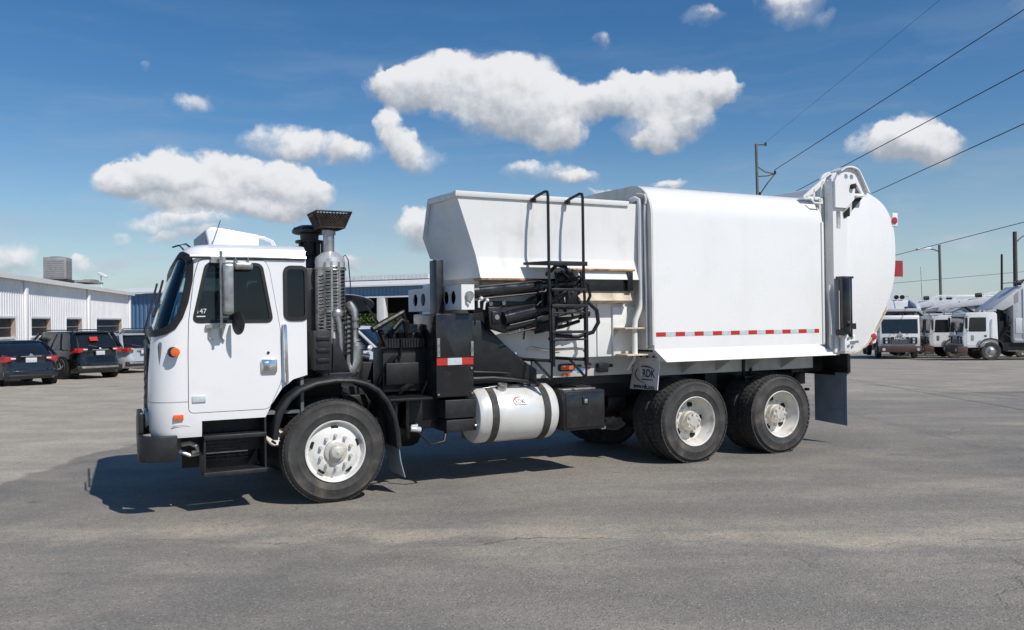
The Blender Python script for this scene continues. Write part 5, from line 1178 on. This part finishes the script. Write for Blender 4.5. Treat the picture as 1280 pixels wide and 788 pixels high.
m.loft([[(*sl(-9.2, 7), zs+.721), (*sl(LS, 7), zs+.721), (*sl(LS, 14.4), zs), (*sl(-9.2, 14.4), zs)], [(*sl(-9.2, 7), zs+.821), (*sl(LS, 7), zs+.821), (*sl(LS, 14.4), zs+.1), (*sl(-9.2, 14.4), zs+.1)]])
m.build('roof', ROOFW, shed)
q0, q1 = (S0+sd*0), None
m = ribbed(sl(9.5, 0), sl(LS, 0), zs-.68, zs-.02, pitch=.3, amp=.04, n_out=sn); m.build('fascia', METALB, shed, smooth=0)
m = ribbed(sl(-9, 0), sl(9.5, 0), 0, zs-.02, pitch=.42, amp=.05, n_out=sn); m.build('wall', METALB, shed, smooth=0)
m = MB(); sbox(m, 9.5, LS, -.10, -.02, zs-.76, zs-.66); m.build('beam', METALW, shed)
for s in (10.2, 21.45, 32): m = MB(); sbox(m, s-.28, s+.28, -.2, .35, 0, zs-.78); m.build('column', CONC, shed, bev=.02)
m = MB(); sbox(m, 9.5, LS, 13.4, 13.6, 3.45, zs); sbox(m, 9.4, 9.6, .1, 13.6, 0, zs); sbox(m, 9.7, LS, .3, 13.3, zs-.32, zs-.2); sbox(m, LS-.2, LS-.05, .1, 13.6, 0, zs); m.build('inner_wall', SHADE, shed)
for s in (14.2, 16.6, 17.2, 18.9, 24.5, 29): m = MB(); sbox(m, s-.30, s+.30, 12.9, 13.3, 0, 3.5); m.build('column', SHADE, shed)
for s0, s1 in ((8.0, 21.6), (24.0, 35)):
    m = MB(); s = s0
    while s < s1: sbox(m, s, s+.32, 6.2, 6.9, zs+.82, zs+1.17); s += .34
    m.build('ridge_vent', TRANSL, shed)

# ------------------------------------------------------------------ bushes and trees behind the shed
LEAF = [pmat('leaf_dark', (.045, .085, .025), .85, var=.45, scale=1.2, spec=.1), pmat('leaf_mid', (.075, .12, .035), .85, var=.45, scale=1.2, spec=.1), pmat('leaf_yellow', (.13, .15, .05), .85, var=.45, scale=1.2, spec=.1)]
BARK = pmat('bark', (.12, .09, .07), .85, var=.3, scale=4)
def tree(x, y, h, w, label, mat, seed, name='tree'):
    r_ = random.Random(seed); root = empty(name, (x, y, gz(x, y)), 0, label, 'tree', 'trees behind the shed')
    m = MB(); m.tube([(0, 0, -.2), (.05, .02, h*.3), (.02, .1, h*.62)], [.16, .12, .06], 7)
    cl = []
    for k in range(9):
        a = r_.uniform(0, 6.28); rr = r_.uniform(.3, 1)*w*.38; z = r_.uniform(.35, .88)*h; c = Vector((math.cos(a)*rr, math.sin(a)*rr, z)); cl.append((c, r_.uniform(.22, .36)*w))
        m.tube([(.03, .04, h*.35), c*.6+Vector((0, 0, h*.15)), c], [.06, .04, .02], 5)
    m.build('trunk', BARK, root)
    verts, faces = [], []
    for c, rad in cl:
        for k in range(300):
            d = Vector((r_.gauss(0, 1), r_.gauss(0, 1), r_.gauss(0, .8))).normalized()*rad*(r_.random()**.4); p = c+d
            if p.z < .1: continue
            u = Vector((r_.gauss(0, 1), r_.gauss(0, 1), r_.gauss(0, .6))).normalized(); v = u.orthogonal().normalized(); s = r_.uniform(.11, .22)
            i = len(verts); verts += [p-u*s, p+v*s*.5, p+u*s, p-v*s*.5]; faces.append((i, i+1, i+2, i+3))
    me = bpy.data.meshes.new('crown'); me.from_pydata(verts, [], faces); me.materials.append(mat)
    link('crown', me, root); return root
for i, (x, y, h, w, mt_) in enumerate([(-14.2, 79, 4.2, 4.4, 1), (-11.2, 83, 3.6, 3.6, 2), (-10.0, 78, 4.0, 3.8, 1), (-7.6, 84, 5.8, 5.2, 0), (-6.6, 77, 3.8, 3.6, 2), (-4.2, 80, 4.6, 4.6, 1), (-17.5, 82, 4.0, 4.2, 1)]):
    tree(x, y, h, w, ['mid green bush through the shed opening left of the white column', 'yellowish green bush just left of the white shed column', 'mid green bush directly behind the white shed column', 'dark green tree, tallest of those seen through the open shed', 'yellowish green bush in front of the dark tree behind the shed', 'mid green tree behind the shed nearest the hopper', 'mid green tree behind the shed hidden by the exhaust stack'][i], LEAF[mt_], 20+i)

# ------------------------------------------------------------------ background refuse trucks (x rearwards from the front, y inwards)
P_TW = pmat('white_fleet_paint', (.80, .80, .80), .3, var=.05, dirt=(GR, .2, 2), coat=.3); P_TG = pmat('grey_fleet_paint', (.60, .61, .63), .45, var=.08, dirt=(GR, .3, 2)); P_BR = pmat('brown_bumper', (.10, .055, .045), .5, var=.2)
def wheel_set(root, xs, r=.52, rim=STEEL):
    for x in xs:
        for y, s in ((0, 1), (2.4, -1)):
            m = MB(); m.lathe([(r*.56, y+s*.02), (r*.62, y-s*.0), (r*.93, y), (r, y+s*.05), (r, y+s*.28), (r*.56, y+s*.28)], (x, 0, r), 'y', 30); w_ = m.build('wheel', RUBBER, root)
            m = MB(); m.lathe([(r*.57, y+s*.02), (r*.50, y+s*.06), (r*.28, y+s*.02), (r*.2, y+s*.0), (r*.18, y-s*.05), (.001, y-s*.06)], (x, 0, r), 'y', 24); m.build('rim', rim, w_)
def fleet_truck(loc, heading, label, forks=True, body_h=3.4, body_x0=2.6, body_L=5.4, body_m=None, sign=True, rim=STEEL, bodycol=None):
    root = empty('refuse_truck', (loc[0], loc[1], gz(loc[0], loc[1])), heading, label, 'truck', 'refuse trucks parked in a row')
    bm_ = body_m or P_TG
    side = rounded([(.06, .72), (.0, 1.25), (.16, 2.62), (.28, 2.70), (1.72, 2.70), (1.80, 2.60), (1.85, .80), (1.75, .72)], .06, 3)
    m = MB(); m.prism(side, 'y', .05, 2.35); cb = m.build('cab', P_TW, root, bev=.03)
    m = MB(); m.prism(ARC2, 'y', -.02, .40); m.prism(ARC2, 'y', 2.02, 2.42); m.build('mudguard', PLASTIC, root, bev=.01)
    m = MB(); m.loft([[(x-.018, y, z) for y in (.17, 2.23)] + [(x+.02, y, z) for y in (2.23, .17)] for x, z in ((.045, 1.58), (.135, 2.46))]); m.build('windscreen', CGLASS, cb)
    for y, s in ((.05, -1), (2.35, 1)):
        m = MB(); m.prism(rounded([(.30, 1.62), (.36, 2.42), (1.22, 2.42), (1.22, 1.62)], .06), 'y', y, y+s*.012); m.build('side_window', CGLASS, cb)
        m = MB(); m.prism(inset(rounded([(.22, .85), (.22, 1.6), (.30, 2.52), (1.30, 2.52), (1.30, 1.25), (1.05, .95), (1.0, .85)], .05), 0), 'y', y, y+s*.008); d = m.build('door', P_TW, cb)
        m = MB(); m.prism(rounded([(.42, 1.10), (.42, 1.42), (.58, 1.42), (.58, 1.10)], .05), 'y', y+s*.008, y+s*.014); m.build('door_lens', AMBER if s > 0 else STEEL, d)
        m = MB(); m.box(1.12, 1.24, y-.02, y+.02, 1.33, 1.42); m.build('door_handle', TRIM, d)
        m = MB(); m.tube([(.25, y, 2.50), (.10, y+s*.26, 2.48), (.10, y+s*.26, 1.72), (.28, y, 1.66)], .018, 6); m.box(.07, .15, y+s*.26-.09, y+s*.26+.09, 1.80, 2.40); m.build('mirror', TRIM, cb)
        m = MB(); m.tube([(1.50, y+s*.02, 2.3), (1.50, y+s*.05, 2.25), (1.50, y+s*.05, 1.3), (1.50, y+s*.02, 1.25)], .02, 6); m.build('grab_rail', CHROME, cb)
        yl = .42 if s < 0 else 1.98
        m = MB(); m.box(-.035, .03, yl-.20, yl+.20, .94, 1.34); hl = m.build('headlight_panel', PLASTIC, cb, bev=.02)
        m = MB(); m.cyl((-.03, yl, 1.22), (-.05, yl, 1.22), .075, n=14); m.cyl((-.03, yl, 1.04), (-.05, yl, 1.04), .075, n=14); m.build('headlight', SILT, hl)
    m = MB(); m.box(-.025, .03, .66, 1.74, .92, 1.36); gr_ = m.build('grille', PLASTIC, cb, bev=.02)
    m = MB()
    for k in range(5): m.box(-.035, -.02, .70, 1.70, .95+.055*k, .97+.055*k)
    m.build('grille_bars', STEEL, gr_)
    text('MACK', .20, (-.04, 1.2, 1.27), FONT_FRONT, WHINK, gr_, 'lettering', sx=1.25, bold=.006)
    m = MB(); m.prism([(1.02, 1.44), (1.38, 1.44), (1.30, 1.56), (1.2, 1.70), (1.10, 1.56)], 'x', -.04, .01); m.build('emblem', CHROME, cb)
    m = MB()
    for y in (.70, 1.45): m.tube([(-.005, y, 1.56), (.03, y+.2, 1.75), (.07, y+.5, 1.95)], .012, 5)
    m.build('wiper', TRIM, cb)
    m = MB(); m.box(-.30, .25, .0, 2.4, .42, .80); m.build('bumper', P_BR, root, bev=.04)
    for yl in (.22, 2.18):
        m = MB(); m.cyl((-.29, yl, .60), (-.32, yl, .60), .10, n=14); m.build('bumper_lamp', SILT, root)
    m = MB()
    for y in (.75, 1.6): m.box(.2, body_x0+body_L, y, y+.1, .62, .95)
    m.box(.9, 1.9, .3, 2.1, .7, 1.1); m.box(2.0, body_x0+.1, .4, 2.0, .6, 1.9); m.box(2.0, body_x0+.6, .12, .5, .55, 1.0); m.box(body_x0+.8, body_x0+2.2, .1, .5, .5, .95); m.build('chassis', DARK, root)
    wheel_set(root, (1.45,), rim=rim); wheel_set(root, (body_x0+body_L-2.6, body_x0+body_L-1.2))
    m = MB(); x0, x1 = body_x0, body_x0+body_L
    m.prism([(x0, .98), (x0, body_h-.5), (x0+.5, body_h), (x1-.5, body_h), (x1, body_h-.9), (x1-.4, .98)], 'y', .0, 2.4); bd = m.build('packer_body', bm_, root, bev=.05)
    m = MB()
    for k in range(5): m.box(x0+.5+k*.95, x0+.6+k*.95, -.05, 2.45, 1.1, body_h-.15)
    m.box(x0+.05, x1-.4, -.04, 2.44, 1.05, 1.2); m.build('body_rib', bm_, bd, bev=.01)
    m = MB(); m.box(x0+.12, x0+1.3, -.03, .02, 1.5, 2.35); pn = m.build('side_panel', P_TW, bd, bev=.02)
    m = MB(); m.box(x0+.45, x0+1.1, -.045, -.02, 1.65, 2.25); m.build('panel_frame', P_TG, pn, bev=.01)
    m = MB(); m.cyl((2.05, .5, 1.0), (2.05, .5, 2.95), .10); m.box(1.95, 2.2, .25, .75, 1.0, 2.2); m.tube([(2.05, .5, 2.9), (2.05, .5, 3.05), (2.2, .5, 3.1)], .07); m.build('exhaust_stack', DARK, root)
    m = MB(); m.cyl((2.35, .9, 1.0), (2.35, .9, 2.8), .09); m.cyl((2.35, 1.7, 1.0), (2.35, 1.7, 2.75), .12); m.box(2.2, body_x0, 1.0, 1.6, 1.2, 2.6); m.build('air_intake', DARK, root)
    m = MB()
    for y in (.0, 2.28): m.prism([(1.55, 2.92), (body_x0+.3, body_h-.15), (body_x0+.3, body_h-.9), (2.1, 2.80)], 'y', y, y+.12)
    m.prism([(1.55, 2.92), (body_x0+.3, body_h-.15), (body_x0+.3, body_h-.24), (1.55, 2.83)], 'y', .12, 2.28); m.build('canopy', P_TG, bd, bev=.01)
    m = MB()
    for y in (.5, .85): m.cyl((body_x0+.4, y, body_h+.18), (body_x0+.62, y, body_h+.18), .14, n=14)
    m.build('work_lamp', DARK, bd)
    m = MB(); m.tube([(body_x0+.6, .1, body_h), (body_x0+.6, .1, body_h+.22), (x1-.8, .1, body_h+.22), (x1-.8, .1, body_h)], .03, 6); m.tube([(body_x0+.9, 1.2, body_h), (body_x0+1.4, 1.2, body_h+.35), (x1-1.2, 1.2, body_h+.28), (x1-.9, 1.2, body_h)], .05, 6); m.build('top_rail', P_TW, bd)
    m = MB()
    for q in range(5): m.tube([(2.0+.1*q, .1+.05*q, 1.1+.2*q), (2.15+.08*q, -.02, 1.5+.15*q), (2.45, .05+.06*q, 1.3+.3*q)], .03, 5)
    m.build('hose', DARK, bd)
    m = MB(); m.box(body_x0+1.5, body_x0+1.9, -.06, .02, 1.2, 2.9); m.box(body_x0+2.6, body_x0+4.2, -.05, .02, 1.35, 1.55); m.build('side_panel', GREYM, bd)
    m = MB(); m.box(body_x0+1.9, body_x0+2.5, -.02, .5, .40, .98); m.cyl((.95, -.02, .95), (.95, .4, .95), .2, n=16); m.build('fuel_tank', STEEL, root, bev=.03)
    if forks:
        m = MB()
        for y in (-.12, 2.30): m.prism([(x0+.9, body_h-.35), (x0+.7, body_h+.05), (1.2, 3.40), (.55, 3.12), (.5, 2.92), (1.2, 3.12), (x0+.4, body_h-.45)], 'y', y, y+.22)
        m.box(.5, .75, -.1, 2.5, 2.92, 3.12); ar = m.build('lift_arm', P_TG, root, bev=.02)
        m = MB()
        for y in (.35, 1.85): m.prism([(.55, 3.02), (.65, 3.14), (2.2, 3.26), (2.2, 3.20)], 'y', y, y+.16)
        m.build('fork', DARK, ar)
        m = MB(); m.box(.45, .85, .2, 2.2, 2.82, 2.94); m.cyl((x0+.3, -.05, 2.6), (x0-.9, -.05, body_h-.25), .07); m.build('arm_tube', DARK, ar)
    return root
ARC2 = [(.80, .62), (.82, .90), (.95, 1.10), (1.18, 1.22), (1.45, 1.26), (1.74, 1.21), (1.97, 1.07), (2.10, .86), (2.12, .62), (2.05, .62), (2.03, .86), (1.92, 1.02), (1.72, 1.14), (1.45, 1.19), (1.2, 1.15), (1.0, 1.04), (.89, .88), (.87, .62)]
fleet_truck((25.16, 51.7), R(75), 'white garbage truck facing the yard with brown bumper and raised dark forks over its cab', body_h=3.7)
fleet_truck((26.2, 52.75), R(-10), 'white garbage truck side-on with dark front wheel hub, left of its twin', body_h=3.75, forks=True, rim=DARK)
fleet_truck((25.35, 47.25), R(-10), 'white garbage truck at the right edge with pale front wheel hub and tall grey body', body_h=4.15, forks=False)
fleet_truck((25.6, 58.2), R(-10), 'garbage truck in the second row, its grey body showing above the left cab', body_h=3.85, forks=True)
fleet_truck((30.0, 63.5), R(-8), 'garbage truck in the back row with only its pale roof visible', body_h=4.1, forks=True)

# ------------------------------------------------------------------ poles and wires
WOOD = pmat('weathered_pole', (.085, .07, .06), .85, var=.3, scale=3); POLEG = pmat('grey_green_pole', (.13, .14, .12), .6, var=.15, scale=3); WIRE = pmat('black_wire', (.012, .012, .014), .6, var=.2)
def pole(name, label, cat, x, y, ztop, r, mat, lean=0.0, zbot=None):
    root = empty(name, (x, y, gz(x, y)-.2 if zbot is None else zbot), 0, label, cat); h = ztop-root.location.z
    m = MB(); m.tube([(0, 0, 0), (lean*.5, 0, h*.5), (lean, 0, h)], [r*1.25, r*1.1, r], 12); m.build('pole', mat, root); return root, h
u, h = pole('utility_pole', 'tall bare pole with side brackets behind the garbage truck body', 'utility pole', 13.35, 45.0, 11.05, .072, POLEG, -.14)
m = MB(); m.tube([(-.14, 0, h-.04), (.30, 0, h-.02), (.36, 0, h-.1)], .05, 8); m.tube([(-.10, 0, h-1.2), (.3, 0, h-1.5), (.85, 0, h-1.62)], .035, 6); m.tube([(-.08, 0, h-1.75), (.4, 0, h-1.72), (.85, 0, h-1.62)], .035, 6); m.tube([(.85, 0, h-1.62), (.45, 0, h-2.1), (.02, 0, h-2.7)], .035, 6); m.build('bracket', POLEG, u)
m = MB()
for p in ((.36, 0, h-.1), (.85, 0, h-1.62), (.02, 0, h-2.75)): m.cyl(p, (p[0], p[1], p[2]+.16), .06, n=10)
m.build('insulator', DARK, u)
u, h = pole('street_lamp', 'grey green lamp post with a single white lamp head above the parked trucks', 'street lamp', 30.7, 60.0, 6.75, .09, POLEG, -.10)
m = MB(); m.tube([(-.08, 0, h-.5), (-.5, 0, h-.32), (-.9, 0, h-.28)], .045, 6); m.build('arm', POLEG, u)
m = MB(); m.obox((-1.25, 0, h-.27), (1.0, .34, .16), (0, R(-4), 0)); m.build('lamp_head', P_TW, u, bev=.05)
u, h = pole('utility_pole', 'thin black pole leaning slightly left of the brown utility pole', 'utility pole', 38.45, 66.0, 6.45, .08, WIRE, .10)
m = MB(); m.obox((1.5, .0, h-2.2), (.75, .2, .24), (0, R(-18), 0)); m.build('transformer', DARK, u, bev=.04)
m = MB(); m.tube([(.06, 0, h-2.3), (.8, 0, h-2.25), (1.2, 0, h-2.27)], .03, 6); m.build('arm', DARK, u)
u, h = pole('utility_pole', 'stout brown utility pole with a curved arm at the right edge', 'utility pole', 42.0, 70.0, 8.6, .16, WOOD)
m = MB(); m.tube([(.1, 0, h-.9), (.5, 0, h-.5), (1.2, 0, h-.1), (2.2, 0, h+.1)], .05, 6); m.build('arm', POLEG, u)
u, h = pole('radio_mast', 'thin pale radio mast left of the lamp post', 'mast', 30.2, 61.5, 5.3, .035, P_TG, -.22)
m = MB()
for k in range(3): m.tube([(-.22-.12, 0, h-.2-.5*k), (-.22+.12, 0, h-.2-.5*k)], .018, 5)
m.build('antenna', P_TG, u)
def wire(label, a, b_, sag=.0, r=.018, ext=2.6):
    a, b_ = Vector(a), Vector(b_); e = a+(b_-a)*ext; n = 24; pts = []
    for i in range(n+1):
        t = i/n; p = a.lerp(e, t); p.z -= sag*4*t*(1-t); pts.append(p)
    m = MB(); m.tube(pts, r, 6); tag(m.build('power_line', WIRE), label, 'wire', 'overhead power lines')
wire('black overhead wire running up right from the pole bracket', (14.17, 45.0, 9.63), (17.23, 28.0, 11.93))
wire('black overhead wire crossing in front of the small right-hand cloud', (15.09, 45.0, 8.37), (17.2, 28.0, 9.9))
wire('lowest black overhead wire rising from behind the tailgate', (19.38, 45.0, 8.315), (17.17, 28.0, 8.11))
wire('faint topmost wire leaving the pole tip', (13.55, 45.0, 11.0), (14.43, 28.0, 12.29), r=.006)
wire('thin wire near the horizon passing the street lamp', (27.3, 60.0, 6.01), (27.5, 45.0, 6.67), r=.02)
wire('faint low wire strung between the right-hand poles', (26.5, 62.0, 4.0), (42.0, 69.0, 5.2), r=.015, ext=1.3)
